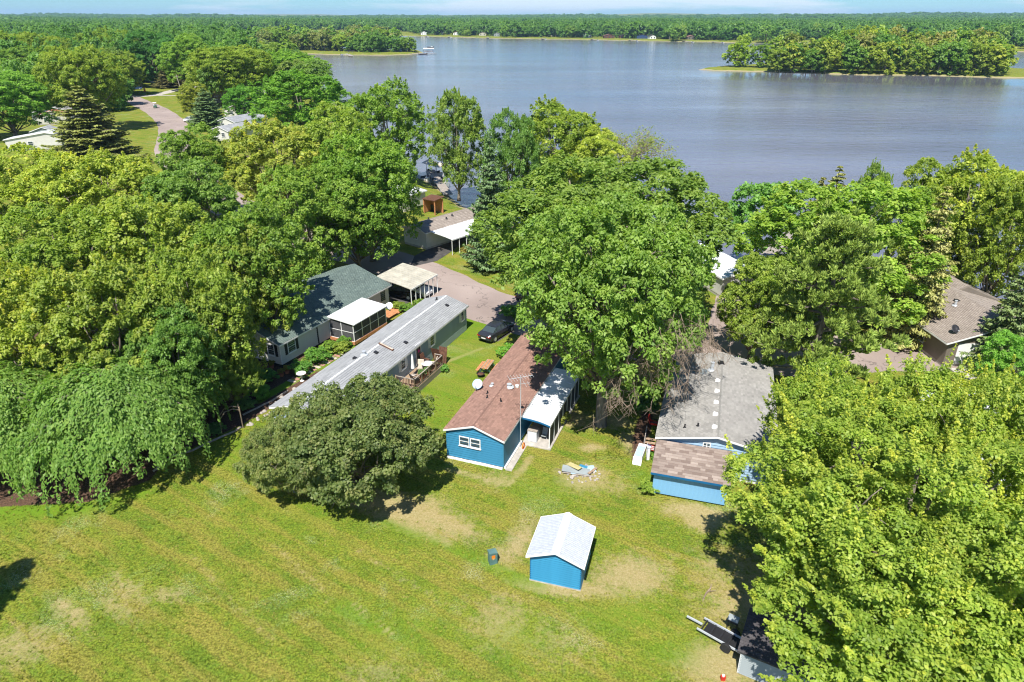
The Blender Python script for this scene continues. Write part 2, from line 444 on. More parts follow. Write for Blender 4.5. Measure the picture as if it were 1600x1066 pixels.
# ------------------------------------------------------------------ terrain, lake, roads
def arr(l): return np.array(l, dtype=float)
LAKE = arr([(900, -60), (400, 30), (120, 64), (75, 73), (60, 77), (50, 82), (43, 86), (37, 93), (30, 90), (20, 97), (8, 104), (-2, 113), (-9, 121), (-13, 131),
    (-21, 150), (-36, 180), (-50, 220), (-75, 300), (-110, 400), (-150, 490), (-200, 585), (-245, 640), (-214.56, 689.71), (-168.63, 649.61), (-132.74, 638.97), (-89.21, 644.25),
    (-79.77, 683.68), (-91.13, 728.14), (-130, 720), (-220, 790), (-330, 960), (-420, 1300), (-390, 1420), (-243.86, 1471.16), (-203.09, 1262.18), (-146.65, 1223.48), (-48.69, 1136.28),
    (46.09, 1074.88), (116.72, 1046.57), (172.84, 1006.77), (255.15, 958.12), (306.40, 913.89), (413.13, 981.85), (441.30, 854.61), (456.56, 756.18), (474.17, 708.41),
    (518.52, 666.22), (576.14, 604.30), (779.00, 560.70), (1100, 300)])
ISLAND = arr([(115.91, 465.89), (131.12, 454.84), (156.24, 446.88), (187.87, 429.31), (236.52, 415.29), (269.45, 404.26), (282.19, 402.12), (335.21, 397.91),
    (372.87, 444.29), (325.35, 465.89), (332.55, 502.41), (299.59, 530.00), (236.77, 544.93), (181.94, 522.83), (140.83, 489.64), (124.20, 474.53)])

def sdf(px, py, poly):
    """signed distance, positive inside"""
    d = np.full(px.shape, 1e18); ins = np.zeros(px.shape, bool)
    n = len(poly)
    for i in range(n):
        ax, ay = poly[i]; bx, by = poly[(i + 1) % n]
        ex, ey = bx - ax, by - ay
        wx, wy = px - ax, py - ay
        t = np.clip((wx * ex + wy * ey) / (ex * ex + ey * ey + 1e-9), 0, 1)
        d = np.minimum(d, (wx - t * ex) ** 2 + (wy - t * ey) ** 2)
        c = ((ay <= py) & (by > py)) | ((by <= py) & (ay > py))
        with np.errstate(divide='ignore', invalid='ignore'):
            xi = ax + (py - ay) / (by - ay + 1e-12) * ex
        ins ^= c & (px < xi)
    return np.where(ins, np.sqrt(d), -np.sqrt(d))

def wobble(x, y, s):
    return (np.sin(x / s * 1.3 + np.cos(y / s * .9) * 2) + np.sin(y / s * 1.7 + 1.3 * np.sin(x / s * 0.8)) + 0.6 * np.sin((x + y) / s * 3.1)) / 2.6

def land_dist(x, y):
    r = np.hypot(x, y)
    am = np.clip(r * 0.006, 0.5, 7)
    wx, wy = x + am * wobble(x, y, 9 + r * 0.02), y + am * wobble(y, x + 50, 7 + r * 0.02)
    return np.maximum(-sdf(wx, wy, LAKE), sdf(wx, wy, ISLAND))

def ground_h(x, y):
    d = land_dist(x, y); r = np.hypot(x, y)
    h = np.where(d > 0, np.minimum(0, -1.2 + 0.33 * d), np.maximum(-4, -1.2 + 0.2 * d))
    far = np.clip((r - 1500) / 3000, 0, 1)
    hill = far * (8 + 17 * wobble(x, y, 1100) + 8 * wobble(y, x, 310))
    hill += 42 * np.exp(-((x - 1900) / 700) ** 2 - ((y - 8200) / 800) ** 2)
    hill += np.clip((r - 9000) / 4000, 0, 1) * 22
    return h + np.where(d > 20, np.maximum(hill, 0), 0)

def make_ground():
    ang = np.concatenate([np.arange(-PI, rad(-52), rad(6)), np.arange(rad(-52), rad(52), rad(0.36)), np.arange(rad(52), PI, rad(6))])
    rr = [0.0, 4, 9, 14]
    while rr[-1] < 14000: rr.append(rr[-1] * 1.019 + 0.05)
    rr = np.array(rr[1:]); na, nr = len(ang), len(rr)
    A, R = np.meshgrid(ang, rr)
    X, Y = R * np.sin(A), R * np.cos(A)
    H = ground_h(X.ravel(), Y.ravel())
    V = np.concatenate([[[0, 0, 0]], np.stack([X.ravel(), Y.ravel(), H], 1)])
    i = np.arange(nr - 1)[:, None] * na + np.arange(na)[None] + 1
    j = np.arange(nr - 1)[:, None] * na + (np.arange(na)[None] + 1) % na + 1
    F = np.stack([i, j, j + na, i + na], -1).reshape(-1, 4)[:, ::-1]
    me = bpy.data.meshes.new('ground')
    nf = len(F); k = np.arange(na) + 1
    tri = np.stack([np.zeros(na, int), (k % na) + 1, k], 1)
    me.vertices.add(len(V)); me.vertices.foreach_set('co', V.ravel().astype(np.float32))
    me.loops.add(nf * 4 + na * 3); me.polygons.add(nf + na)
    me.loops.foreach_set('vertex_index', np.concatenate([F.ravel(), tri.ravel()]).astype(np.int32))
    me.polygons.foreach_set('loop_start', np.concatenate([np.arange(nf) * 4, nf * 4 + np.arange(na) * 3]).astype(np.int32))
    me.polygons.foreach_set('loop_total', np.concatenate([np.full(nf, 4), np.full(na, 3)]).astype(np.int32))
    me.update(calc_edges=True); me.materials.append(M['ground'])
    me.polygons.foreach_set('use_smooth', [True] * (nf + na))
    return tag(link('ground', me), kind='structure')
make_ground()

wb = MB(); wb.face([(-2500, 60, -1.2), (5200, -200, -1.2), (6200, 2600, -1.2), (-2500, 2600, -1.2)])
tag(wb.build('lake_water', M['water']), kind='structure')

def strip_poly(name, pts, mat, z=0.012):
    b = MB(); b.face([(x, y, z) for x, y in pts]); return tag(b.build(name, mat), kind='structure')

def road(name, cl, width, mat, z=0.012):
    """road sheet along a centre line, smoothed"""
    P = [Vector((x, y, 0)) for x, y in cl]; S = []
    for i in range(len(P) - 1):
        a, b, c, d = P[max(i - 1, 0)], P[i], P[i + 1], P[min(i + 2, len(P) - 1)]
        for k in range(8):
            t = k / 8
            S.append(0.5 * ((2 * b) + (c - a) * t + (2 * a - 5 * b + 4 * c - d) * t * t + (3 * b - a - 3 * c + d) * t ** 3))
    S.append(P[-1]); m = MB()
    for i in range(len(S)):
        t = (S[min(i + 1, len(S) - 1)] - S[max(i - 1, 0)]).normalized(); nrm = Vector((-t.y, t.x, 0))
        ww = width * (0.5 + 0.015 * math.sin(i * 1.7))
        m.v += [tuple(S[i] + nrm * ww + Vector((0, 0, z))), tuple(S[i] - nrm * ww + Vector((0, 0, z)))]
    for i in range(len(S) - 1): m.f.append((2 * i + 1, 2 * i + 3, 2 * i + 2, 2 * i)); m.m.append(0)
    return tag(m.build(name, mat), kind='structure')

road('road', [(-167.28, 307.77), (-145.85, 278.93), (-125.09, 251.19), (-106.92, 222.40), (-95.90, 200.41), (-80, 165), (-58, 130), (-38, 105), (-22, 92), (-12, 83), (-4.5, 74), (4, 67), (14, 62), (26, 59.5), (38, 60.5), (60, 60)], 8.2, M['road'])
road('side_road', [(23, 60), (24, 66), (27, 74), (31, 82)], 6.0, M['road'], 0.016)
road('far_road', [(-155.72, 295.09), (-148.91, 300.04), (-149.15, 321.54), (-146.73, 339.69)], 5, M['concrete'], 0.018)
road('footpath', [(-146.20, 298.79), (-131.90, 297.55)], 2.0, M['concrete'], 0.02)
strip_poly('driveway', [(-3.17, 63.65), (-1.43, 62.74), (2.09, 68.24), (5.12, 72.24), (1.49, 73.79), (-0.85, 68.94)], M['darkroad'], 0.008)
strip_poly('carport_driveway', [(-12.14, 92.76), (-8.91, 91.04), (-5.39, 101.60), (-7, 100), (-12, 95)], M['darkroad'], 0.02)
strip_poly('driveway_apron', [(-13.50, 85.42), (-10.13, 88.02), (-8.91, 91.04), (-12.14, 92.76), (-13.44, 90.20)], M['darkroad'], 0.024)
strip_poly('house_driveway', [(34, 57), (40, 57), (40, 64), (33, 64)], M['concrete'], 0.008)
strip_poly('carport_slab', [(-14.01, 73.79), (-12.59, 72.24), (-9.41, 76.86), (-13.26, 83.68), (-16.78, 80.15)], M['darkroad'], 0.02)

# ---- the mown yard: one sheet with its worn, lush and mulched places
def make_lawn():
    x0, x1, y0, y1, st = -50, 34, 14, 76, 0.3
    xs = np.arange(x0, x1, st); ys = np.arange(y0, y1, st)
    X, Y = np.meshgrid(xs, ys); X = X.ravel(); Y = Y.ravel()
    dry = np.zeros(X.shape); lush = np.zeros(X.shape); mul = np.zeros(X.shape)
    def blob(a, x, y, rx, ry, amt, rot=0):
        c, s = math.cos(rad(rot)), math.sin(rad(rot)); u = (X - x) * c + (Y - y) * s; v = -(X - x) * s + (Y - y) * c
        a[:] = np.maximum(a, amt * np.exp(-((u / rx) ** 2 + (v / ry) ** 2)))
    def seg(a, pa, pb, wd, amt):
        ax, ay = pa; bx, by = pb; ex, ey = bx - ax, by - ay
        t = np.clip(((X - ax) * ex + (Y - ay) * ey) / (ex * ex + ey * ey), 0, 1)
        d = np.hypot(X - ax - t * ex, Y - ay - t * ey); a[:] = np.maximum(a, amt * np.exp(-(d / wd) ** 2))
    for p, rx, ry, am, ro in (((-6.85, 36.33), 4.5, 1.3, .95, -25), ((-8.68, 36.99), 3, .9, .8, -20), ((-4.18, 35.05), 2.6, 1.0, .8, -25), ((5.07, 40.19), 1.7, 1.4, 1.0, 0),
            ((7.02, 30.55), 2.4, 1.5, .9, 10), ((4.64, 29.54), 1.8, .5, .9, -15), ((2.23, 29.54), 2.2, .45, .95, -15), ((0.40, 33.26), .8, 2.0, .8, -20),
            ((-0.39, 32.14), 1.0, 1.0, .7, 0), ((12.21, 36.33), 2.0, .8, 1.1, -12), ((12.61, 35.37), 1.2, 1.0, 1.0, 0), ((8.36, 47.47), 1.6, .9, .85, 0), ((5.00, 47.96), 1.3, 1.6, .9, 60),
            ((9.23, 44.69), .8, 1.5, .85, 0), ((6.15, 43.82), .9, .5, .9, 0), ((11.87, 49.48), .9, 1.8, .9, -20), ((10.80, 24.36), 2.2, 1.2, 1.0, 0), ((13.66, 30.55), 3.5, 2.5, .62, 0), ((13.64, 28.12), 3, 2.5, .8, 0),
            ((-0.92, 39.81), 1.6, 1.0, .65, 0), ((-25.96, 25.54), 2.2, 1.5, .6, 0), ((-24.50, 27.67), 2.2, .5, .7, -35), ((-22.25, 28.12), 1.8, .5, .6, -35),
            ((-22.26, 29.54), 2.5, .5, .6, -35), ((-19.81, 29.06), 1.4, .6, .6, 0), ((-6.07, 36.99), 2, 1.2, .7, 0), ((-6.77, 23.80), 2, 1.5, .45, 0), ((-0.70, 27.23), 1.8, 2, .6, 0), ((7.23, 39.08), 1, 1, .6, 0), ((2.38, 25.95), 3, 2, .42, 0)):
        blob(dry, p[0], p[1], rx * 1.25, ry * 1.35, min(am * 1.08, 1.1), ro)
    seg(dry, (-12.39, 38.01), (-4.02, 33.26), .5, .85); seg(dry, (-8.95, 28.35), (-6.07, 26.03), .11, 1.1); seg(dry, (-6.14, 58.32), (-3.06, 61.11), .3, 1.0)
    seg(dry, (-4.69, 41.11), (-0.23, 39.22), .35, .85); seg(dry, (-0.23, 39.22), (1.44, 42.55), .4, .8); seg(dry, (-5.59, 73.79), (-2.85, 70.01), .8, .8)
    seg(dry, (-9.54, 32.69), (-2.84, 27.67), .35, .42); seg(dry, (-14.89, 33.26), (-8.34, 26.79), .35, .45); seg(dry, (-19.64, 32.14), (-12.94, 25.95), .35, .42)
    seg(lush, (-8.40, 35.37), (1.68, 29.79), .35, .8); seg(lush, (1.68, 29.79), (0.00, 30.29), .5, .7); seg(lush, (-9.69, 28.12), (-7.26, 26.58), .6, .8)
    seg(lush, (-34.27, 36.33), (-28.96, 36.79), 1.1, 1.2); seg(lush, (-40.69, 36.33), (-34.27, 36.33), 1.6, 1.2); seg(lush, (-28.96, 36.79), (-25.40, 38.36), .5, .9)
    for p, rx, ry, am in (((0.00, 25.95), 2, 1.5, .5), ((6.39, 27.67), 2.5, 1.2, .8), ((8.34, 25.14), 1.6, 1, .7), ((-5.22, 26.79), 2, 1, .5), ((-6.13, 51.62), 3, 6, .75), ((-3.72, 59.00), 3, 4, .7), ((-4.19, 68.24), 5, 6, .9),
            ((2.26, 39.08), 3, 2, .5), ((9.75, 40.57), 1, 2, .6), ((-20.65, 43.82), 3, 3, .6), ((11.80, 43.82), 1, 3, .5), ((-6.81, 25.95), 3, 1.5, .4), ((-13.71, 36.33), 3, 2, .35)):
        blob(lush, p[0], p[1], rx, ry, am)
    bed = arr([(-60, 30), (-34.62, 36.85), (-29.05, 37.32), (-25.87, 39.81), (-25.95, 41.98), (-23.63, 45.14), (-22.04, 46.99), (-20.50, 49.48), (-18.88, 53.32), (-16.59, 61.11), (-14.66, 68.24), (-16, 80), (-60, 90)])
    sd = sdf(X, Y, bed); mul = np.clip(0.5 + sd / 0.8, 0, 1)
    g2 = sdf(X, Y, arr([(-22.6, 50.5), (-21.6, 50.4), (-14.3, 63.2), (-15.6, 63.6)])); mul = np.minimum(mul, np.clip(0.5 - g2 / 0.5, 0, 1)); lush = np.maximum(lush, np.where(g2 > 0, 1, 0))
    blob(mul, 10.4, 46, .8, 5, .9, -17)
    nx, ny = len(xs), len(ys)
    i = (np.arange(ny - 1)[:, None] * nx + np.arange(nx - 1)[None]).ravel()
    F = np.stack([i, i + 1, i + 1 + nx, i + nx], 1)
    me = bpy.data.meshes.new('lawn'); me.vertices.add(nx * ny)
    me.vertices.foreach_set('co', np.stack([X, Y, np.full(X.shape, 0.004)], 1).ravel().astype(np.float32))
    me.loops.add(F.size); me.loops.foreach_set('vertex_index', F.ravel().astype(np.int32)); me.polygons.add(len(F))
    me.polygons.foreach_set('loop_start', (np.arange(len(F)) * 4).astype(np.int32)); me.polygons.foreach_set('loop_total', np.full(len(F), 4, np.int32))
    me.update(calc_edges=True)
    for k, a in (('dry', dry), ('lush', lush), ('mulch', mul)):
        at = me.attributes.new(k, 'FLOAT', 'POINT'); at.data.foreach_set('value', a.astype(np.float32))
    me.materials.append(M['lawn'])
    tag(link('lawn', me), kind='structure')
    return xs, ys, dry.reshape(ny, nx), mul.reshape(ny, nx)
LAWN = make_lawn()

# ------------------------------------------------------------------ trees: prototypes
def unit(v): return v / (np.linalg.norm(v, axis=-1, keepdims=True) + 1e-9)

def rnd_dirs(rg, n):
    return unit(rg.normal(size=(n, 3)))

def leaf_quads(rg, pos, nrm, L, Wd, droop=0.0, along=None):
    """rhombic leaves at pos with normals nrm"""
    n = len(pos)
    t = along if along is not None else rnd_dirs(rg, n)
    t = unit(t - nrm * np.sum(t * nrm, 1, keepdims=True)); b = np.cross(nrm, t)
    L = L[:, None]; Wd = Wd[:, None]
    tip = pos + t * L * 0.5; tip[:, 2] -= droop * L[:, 0]
    V = np.stack([pos - t * L * 0.5, pos - b * Wd * 0.5 + nrm * L * .08, tip, pos + b * Wd * 0.5 + nrm * L * .08], 1)
    return V

def crown_mesh(name, seed, R=7.0, z0=2.5, z1=15, nl=14, ncl=620, nlf=65, size=0.32, rc=0.75, mat='leaf', lobe=0.42, tipamt=0.6, flat=0.0, spike=0.0, low=-0.35, gaps=0.0, shape='round'):
    rg = np.random.default_rng(seed)
    H = z1 - z0; zc = z0 + H * 0.5
    lc = []; lr = []
    for i in range(nl):
        az = i * 2.39996 + rg.uniform(-.3, .3); tt = (i + 0.5) / nl
        el = math.asin(max(-1, min(1, -0.92 + 1.85 * tt)))
        rr = 0.60 * math.cos(el) * rg.uniform(.85, 1.15)
        if shape == 'cone': rr = 0.62 * (1 - tt) * rg.uniform(.85, 1.15)
        lc.append((rr * R * math.cos(az), rr * R * math.sin(az), zc + H * 0.5 * 0.74 * math.sin(el) + rg.uniform(-.04, .04) * H))
        lr.append(R * lobe * rg.uniform(.75, 1.15))
    lc.append((0, 0, zc)); lr.append(R * 0.55)
    lc = np.array(lc); lr = np.array(lr); LZ = H / (2 * R) * 0.95
    # clumps
    P = []; D = []
    n_try = ncl * 4
    li = rg.choice(len(lr), n_try, p=lr ** 2 / np.sum(lr ** 2))
    d = rnd_dirs(rg, n_try); d[:, 2] = np.where(d[:, 2] < low, -d[:, 2], d[:, 2])
    off = d * lr[li][:, None] * rg.uniform(.78, 1.06, (n_try, 1)); off[:, 2] *= LZ if LZ < 1.3 else 1.3
    p = lc[li] + off
    rel = (p[:, None, :] - lc[None]) / lr[None, :, None]; rel[:, :, 2] /= max(LZ, .5)
    dist = np.linalg.norm(rel, axis=2); dist[np.arange(n_try), li] = 9
    ok = (dist.min(1) > 0.70) & (p[:, 2] > z0 * .8)
    if gaps > 0:
        gz = np.sin(p[:, 0] * 1.1 + seed) * np.cos(p[:, 1] * 0.9 + seed) + np.sin(p[:, 2] * 1.3); ok &= gz > -1.6 + gaps * 1.5
    p, d = p[ok][:ncl], d[ok][:ncl]
    nc = len(p); n = nc * nlf
    crad = rc * rg.uniform(.55, 1.25, nc)
    ctone = np.clip(rg.normal(.5, .17, nc), 0, 1)
    up = unit(d * 0.75 + np.array([0, 0, .75]))
    ci = np.repeat(np.arange(nc), nlf)
    ld = unit(rnd_dirs(rg, n) * 0.95 + up[ci] * 0.75)
    rad_ = crad[ci][:, None] * rg.uniform(.25, 1.0, (n, 1)) ** .6
    lp = p[ci] + ld * rad_ * np.array([1, 1, .75])
    if spike > 0:      # leading shoots that stand out of the crown
        s = rg.random(nc) < 0.30
        m = s[ci] & (rg.random(n) < .55)
        k = rg.uniform(0, 1, n); sh = p[ci] + up[ci] * (crad[ci] * (0.6 + k * spike * 2.2))[:, None] + rnd_dirs(rg, n) * (0.30 * (1.15 - k))[:, None] * rc
        lp = np.where(m[:, None], sh, lp)
    nr = unit(ld * 0.5 + rnd_dirs(rg, n) * 0.55 + np.array([0, 0, .75]))
    L = size * rg.uniform(.65, 1.3, n)
    V = leaf_quads(rg, lp, nr, L, L * rg.uniform(.55, .85, n), .25)
    tone = np.clip(ctone[ci] + rg.normal(0, .17, n), 0, 1)
    tip = np.clip((np.sum((lp - p[ci]) * up[ci], 1) / crad[ci] - .35) * 1.5, 0, 1) * tipamt * rg.uniform(.1, 1, n) * (0.3 + ctone[ci])
    return quads_mesh(name, V, M[mat], {'tone': tone, 'tip': np.clip(tip, 0, 1)}), lc, lr

def trunk_mesh(name, seed, lc, r=0.35, z0=2.5, split=None, twigs=True):
    rg = random.Random(seed); b = MB()
    sp = split or z0 * 0.9; top = max(l[2] for l in lc)
    b.tube([(0, 0, -.3), (0.0, 0, .25), (.05, .03, sp * .6), (.1, 0, sp), (0, .1, (sp + top) / 2), (0, 0, top)], [r * 1.5, r * 1.12, r * .95, r * .85, r * .45, r * .1], 8)
    for l in lc[:-1]:
        s = rg.uniform(.75, 1.1) * sp if l[2] < (sp + top) * .55 else rg.uniform(sp, (sp + l[2]) / 2)
        e = Vector(l); st = Vector((0.05, 0, min(s, e.z * .8)))
        mid = st.lerp(e, .5) + Vector((rg.uniform(-.4, .4), rg.uniform(-.4, .4), -.1 * (e - st).length))
        rr = r * rg.uniform(.32, .5)
        b.tube([st, mid, e], [rr, rr * .7, rr * .3], 6)
        if twigs:
            for k in range(4):
                o = mid.lerp(e, rg.random()); dr = Vector((rg.gauss(0, 1), rg.gauss(0, 1), rg.gauss(.4, .7))).normalized() * rg.uniform(1.2, 2.6)
                b.tube([o, o + dr * .5 + Vector((0, 0, .15)), o + dr], [rr * .35, rr * .22, rr * .08], 4)
    return b.mesh(name, M['bark'], smooth=True)

PROTO = {}
def proto(key, seed, r=0.35, low_trunk=False, **kw):
    me, lc, lr = crown_mesh(key + '_crown', seed, **kw)
    tm = trunk_mesh(key + '_trunk', seed, lc, r, kw.get('z0', 2.5))
    PROTO[key] = dict(crown=me, trunk=tm, R=kw.get('R', 7.0), H=kw.get('z1', 15))

for i in range(3):
    proto('round%d' % i, 11 + i, z0=1.6, ncl=820, nlf=66, size=.29, rc=.74, nl=14 + i * 2, tipamt=.6, spike=.35 * (i != 0), low=-.7)
proto('ash', 31, r=.55, R=10.5, z0=3.6, z1=18, nl=28, ncl=1500, nlf=62, size=.30, rc=.78, lobe=.29, tipamt=.45, low=-.7, spike=.2)
proto('maple', 41, r=.5, R=9.5, z0=3.0, z1=15.5, nl=30, ncl=1650, nlf=116, size=.165, rc=.60, lobe=.26, tipamt=1.0, spike=.95, gaps=.2)
proto('maple2', 43, r=.4, R=7.5, z0=2.2, z1=13, nl=20, ncl=1150, nlf=96, size=.18, rc=.60, lobe=.31, tipamt=1.0, spike=.95, gaps=.12)
proto('crab', 51, r=.28, R=6.5, z0=1.0, z1=7.3, nl=19, ncl=1050, nlf=72, size=.20, rc=.58, lobe=.34, mat='leaf_dark', tipamt=.5, low=-.6)
for i in range(4):
    proto('mid%d' % i, 61 + i, ncl=300, nlf=30, size=.62, rc=1.15, nl=12 + i, tipamt=.35, twigs=False) if False else None
    me, lc, lr = crown_mesh('mid_crown', 61 + i, ncl=330, nlf=30, size=.6, rc=1.1, nl=11 + i * 2, tipamt=.4)
    PROTO['mid%d' % i] = dict(crown=me, trunk=trunk_mesh('mid_trunk', 61 + i, lc[:6], .35, 2.5, twigs=False), R=7.0, H=15)
def far_mesh(name, seed, ncl, nlf, size):
    me, lc, lr = crown_mesh(name, seed, z0=.3, ncl=ncl, nlf=nlf, size=size, rc=1.5, nl=9, lobe=.48, tipamt=.25, low=-.8)
    me.materials.append(M['bark'])
    # a short trunk in the same mesh
    import bmesh
    bm = bmesh.new(); bm.from_mesh(me)
    vs = [bm.verts.new((.35 * math.cos(a) * k, .35 * math.sin(a) * k, z)) for z, k in ((-.5, 1.3), (9, .5)) for a in (0, PI / 2, PI, PI * 1.5)]
    for k in range(4):
        f = bm.faces.new((vs[k], vs[(k + 1) % 4], vs[4 + (k + 1) % 4], vs[4 + k])); f.material_index = 1
    bm.to_mesh(me); bm.free()
    return me
FAR = [far_mesh('far_tree', 81 + i, 130, 13, 1.35) for i in range(4)]
MIDW = [far_mesh('near_wood_tree', 71 + i, 210, 20, .9) for i in range(3)]
WOOD = [far_mesh('wood_tree', 91 + i, 60, 7, 2.6) for i in range(3)]

# conifers ------------------------------------------------------
def spruce_mesh(name, seed, H=14, R=4.0, z0=.8, lay=30, per=12, dens=1.0, size=.36, droopy=.28, open_=0):
    rg = np.random.default_rng(seed); P = []; T = []; br = MB()
    br.tube([(0, 0, -.3), (0, 0, H * .5), (0, 0, H)], [.3, .18, .03], 7)
    for i in range(lay):
        t = i / (lay - 1); z = z0 + (H - z0) * t; rr = R * ((1 - t) ** .8) * rg.uniform(.85, 1.1) + .15
        for k in range(max(4, int(per * (1 - t * .55)))):
            if rg.random() < open_: continue
            az = k * 2 * PI / per * 1.13 + i * 1.9 + rg.uniform(-.3, .3); L = rr * rg.uniform(.75, 1.15)
            m = max(4, int(L / .26)); s = np.linspace(.12, 1, m)
            x = s * L; zz = z - droopy * L * s ** 1.3 + .16 * L * s ** 3 + .1
            cx_, sx_ = math.cos(az), math.sin(az)
            br.tube([(0, 0, z), (cx_ * L * .95, sx_ * L * .95, float(zz[-1]))], [.05, .012], 3, cap=False)
            for q in range(m):
                wd = (1 - s[q]) * L * .42 + .2
                kk = int((5 + wd * 7) * dens)
                side = rg.uniform(-1, 1, kk) * wd
                px = x[q] + rg.uniform(-.12, .12, kk) + np.abs(side) * .5; pz = zz[q] - np.abs(side) * .22 + rg.uniform(-.09, .05, kk)
                P.append(np.stack([cx_ * px - sx_ * side, sx_ * px + cx_ * side, pz], 1))
                dr = np.stack([cx_ - sx_ * np.sign(side) * .8, sx_ + cx_ * np.sign(side) * .8, np.full(kk, -.25)], 1); T.append(dr + rg.normal(0, .35, (kk, 3)))
    P = np.concatenate(P); T = unit(np.concatenate(T)); n = len(P)
    nr = unit(rnd_dirs(rg, n) * .6 + np.array([0, 0, .9])); Lf = size * rg.uniform(.7, 1.4, n)
    V = leaf_quads(rg, P, nr, Lf, Lf * .5, .1, T)
    hh = np.hypot(P[:, 0], P[:, 1])
    me = quads_mesh(name, V, M['needle'], {'tone': np.clip(rg.normal(.5, .24, n), 0, 1), 'tip': np.clip(rg.normal(.12, .15, n), 0, 1)})
    return me, br.mesh(name + '_trunk', M['bark'])

for k, kw in (('spruce0', dict(seed=5, H=14, R=4.2)), ('spruce1', dict(seed=7, H=13, R=4.4, lay=30, per=12, open_=.04, droopy=.12, dens=1.5))):
    c_, t_ = spruce_mesh(k, **kw); PROTO[k] = dict(crown=c_, trunk=t_, R=kw['R'], H=kw['H'])

def pine_mesh(name, seed, R=6.5, H=14):
    """long-needled pine: irregular limbs carrying upturned tufts"""
    rg = np.random.default_rng(seed); b = MB(); P = []; D = []
    b.tube([(0, 0, -.3), (.2, 0, 4), (0, .3, 9), (0, 0, H - .5)], [.42, .34, .2, .05], 8)
    for i in range(46):
        t = (i + .5) / 46; z = 2.2 + (H - 3) * t; az = i * 2.4; L = R * (1 - .75 * max(0, t - .25) / .75) * rg.uniform(.7, 1.1) * (.75 if t < .1 else 1)
        e = Vector((math.cos(az) * L, math.sin(az) * L, z + rg.uniform(-.1, .25) * L * .6)); m = Vector((e.x * .5, e.y * .5, z - .05 * L))
        b.tube([(0, 0, z), m, e], [.12, .08, .03], 4)
        for k in range(24):
            s = rg.uniform(.35, 1.03); o = Vector((0, 0, z)).lerp(m, s * 2) if s < .5 else m.lerp(e, (s - .5) * 2)
            P.append((o.x + rg.normal(0, .55), o.y + rg.normal(0, .55), o.z + abs(rg.normal(.1, .35))))
            D.append((math.cos(az) * .5, math.sin(az) * .5, .8))
    P = np.array(P); D = unit(np.array(D)); nc = len(P); nlf = 46; ci = np.repeat(np.arange(nc), nlf); n = nc * nlf
    dr = unit(rnd_dirs(rg, n) * .75 + D[ci] * .9); Lf = rg.uniform(.35, .55, n) * .95
    ctr = P[ci] + dr * (Lf * .5)[:, None] + rnd_dirs(rg, n) * .14
    nr = unit(np.cross(dr, rnd_dirs(rg, n)))
    V = leaf_quads(rg, ctr, nr, Lf, Lf * .27, 0, dr)
    ct = np.clip(rg.normal(.45, .2, nc), 0, 1)
    me = quads_mesh(name, V, M['needle'], {'tone': np.clip(ct[ci] + rg.normal(0, .15, n), 0, 1), 'tip': np.clip(rg.normal(.25, .2, n), 0, 1)})
    return me, b.mesh(name + '_trunk', M['bark'])
c_, t_ = pine_mesh('pine', 9); PROTO['pine'] = dict(crown=c_, trunk=t_, R=6.5, H=14)

def weeping_mesh(name, seed, R=6.0, H=7.5, ns=620):
    rg = np.random.default_rng(seed); P = []; T = []; tn = []; b = MB()
    b.tube([(0, 0, -.3), (.3, .1, 2), (-.1, 0, H * .6)], [.3, .22, .1], 7)
    for i in range(ns):
        az = rg.uniform(0, 2 * PI); r0 = R * rg.uniform(0, .82) ** .8; zt = H * math.sqrt(max(0, 1 - (r0 / (R * 1.03)) ** 2)) * rg.uniform(.72, 1.02)
        L = rg.uniform(1.2, 3.4); m = int(L / .12); s = np.linspace(0, 1, m)
        az2 = az + rg.uniform(-.35, .35); ox, oy = math.cos(az) * r0, math.sin(az) * r0
        out = L * .62 * (1 - (1 - s) ** 1.7); dn = L * (s ** 1.9) * rg.uniform(.5, .95) - .12 * np.sin(s * PI) * L
        x = ox + np.cos(az2) * out; y = oy + np.sin(az2) * out; z = np.maximum(zt - dn, .12)
        if i % 3 == 0: b.tube([(0, 0, min(zt, H * .5)), (ox * .5, oy * .5, zt * .9), (x[0], y[0], z[0]), (x[m // 2], y[m // 2], z[m // 2] - .03)], [.07, .05, .03, .012], 3, cap=False)
        kk = 5
        for q in range(kk):
            sd = rg.normal(0, .34, m) * (1.35 - s)
            P.append(np.stack([x - math.sin(az2) * sd, y + math.cos(az2) * sd, z - np.abs(sd) * .45 + rg.uniform(-.08, .06, m)], 1))
            g = np.stack([np.gradient(x), np.gradient(y), np.gradient(z)], 1); T.append(unit(g) + rg.normal(0, .6, (m, 3)))
            tn.append(np.full(m, rg.normal(.5, .15)))
    P = np.concatenate(P); T = unit(np.concatenate(T)); n = len(P)
    rad_ = unit(P - np.array([0, 0, H * .3])); nr = unit(rad_ * .7 + rnd_dirs(rg, n) * .6 + np.array([0, 0, .5])); Lf = rg.uniform(.16, .30, n)
    V = leaf_quads(rg, P, nr, Lf, Lf * .5, .2, T)
    me = quads_mesh(name, V, M['leaf'], {'tone': np.clip(np.concatenate(tn) + rg.normal(0, .18, n), 0, 1), 'tip': np.clip(rg.normal(.1, .12, n), 0, 1)})
    return me, b.mesh(name + '_trunk', M['bark'])
c_, t_ = weeping_mesh('weeping', 21); PROTO['weep'] = dict(crown=c_, trunk=t_, R=6.3, H=7.5)

def bush_mesh(name, seed, mat='leaf'):
    me, lc, lr = crown_mesh(name, seed, R=1.0, z0=.02, z1=1.5, nl=7, ncl=90, nlf=26, size=.17, rc=.26, lobe=.5, mat=mat, tipamt=.6, low=-.5)
    return me
BUSH = [bush_mesh('bush_leaves', 101), bush_mesh('bush_leaves', 102)]

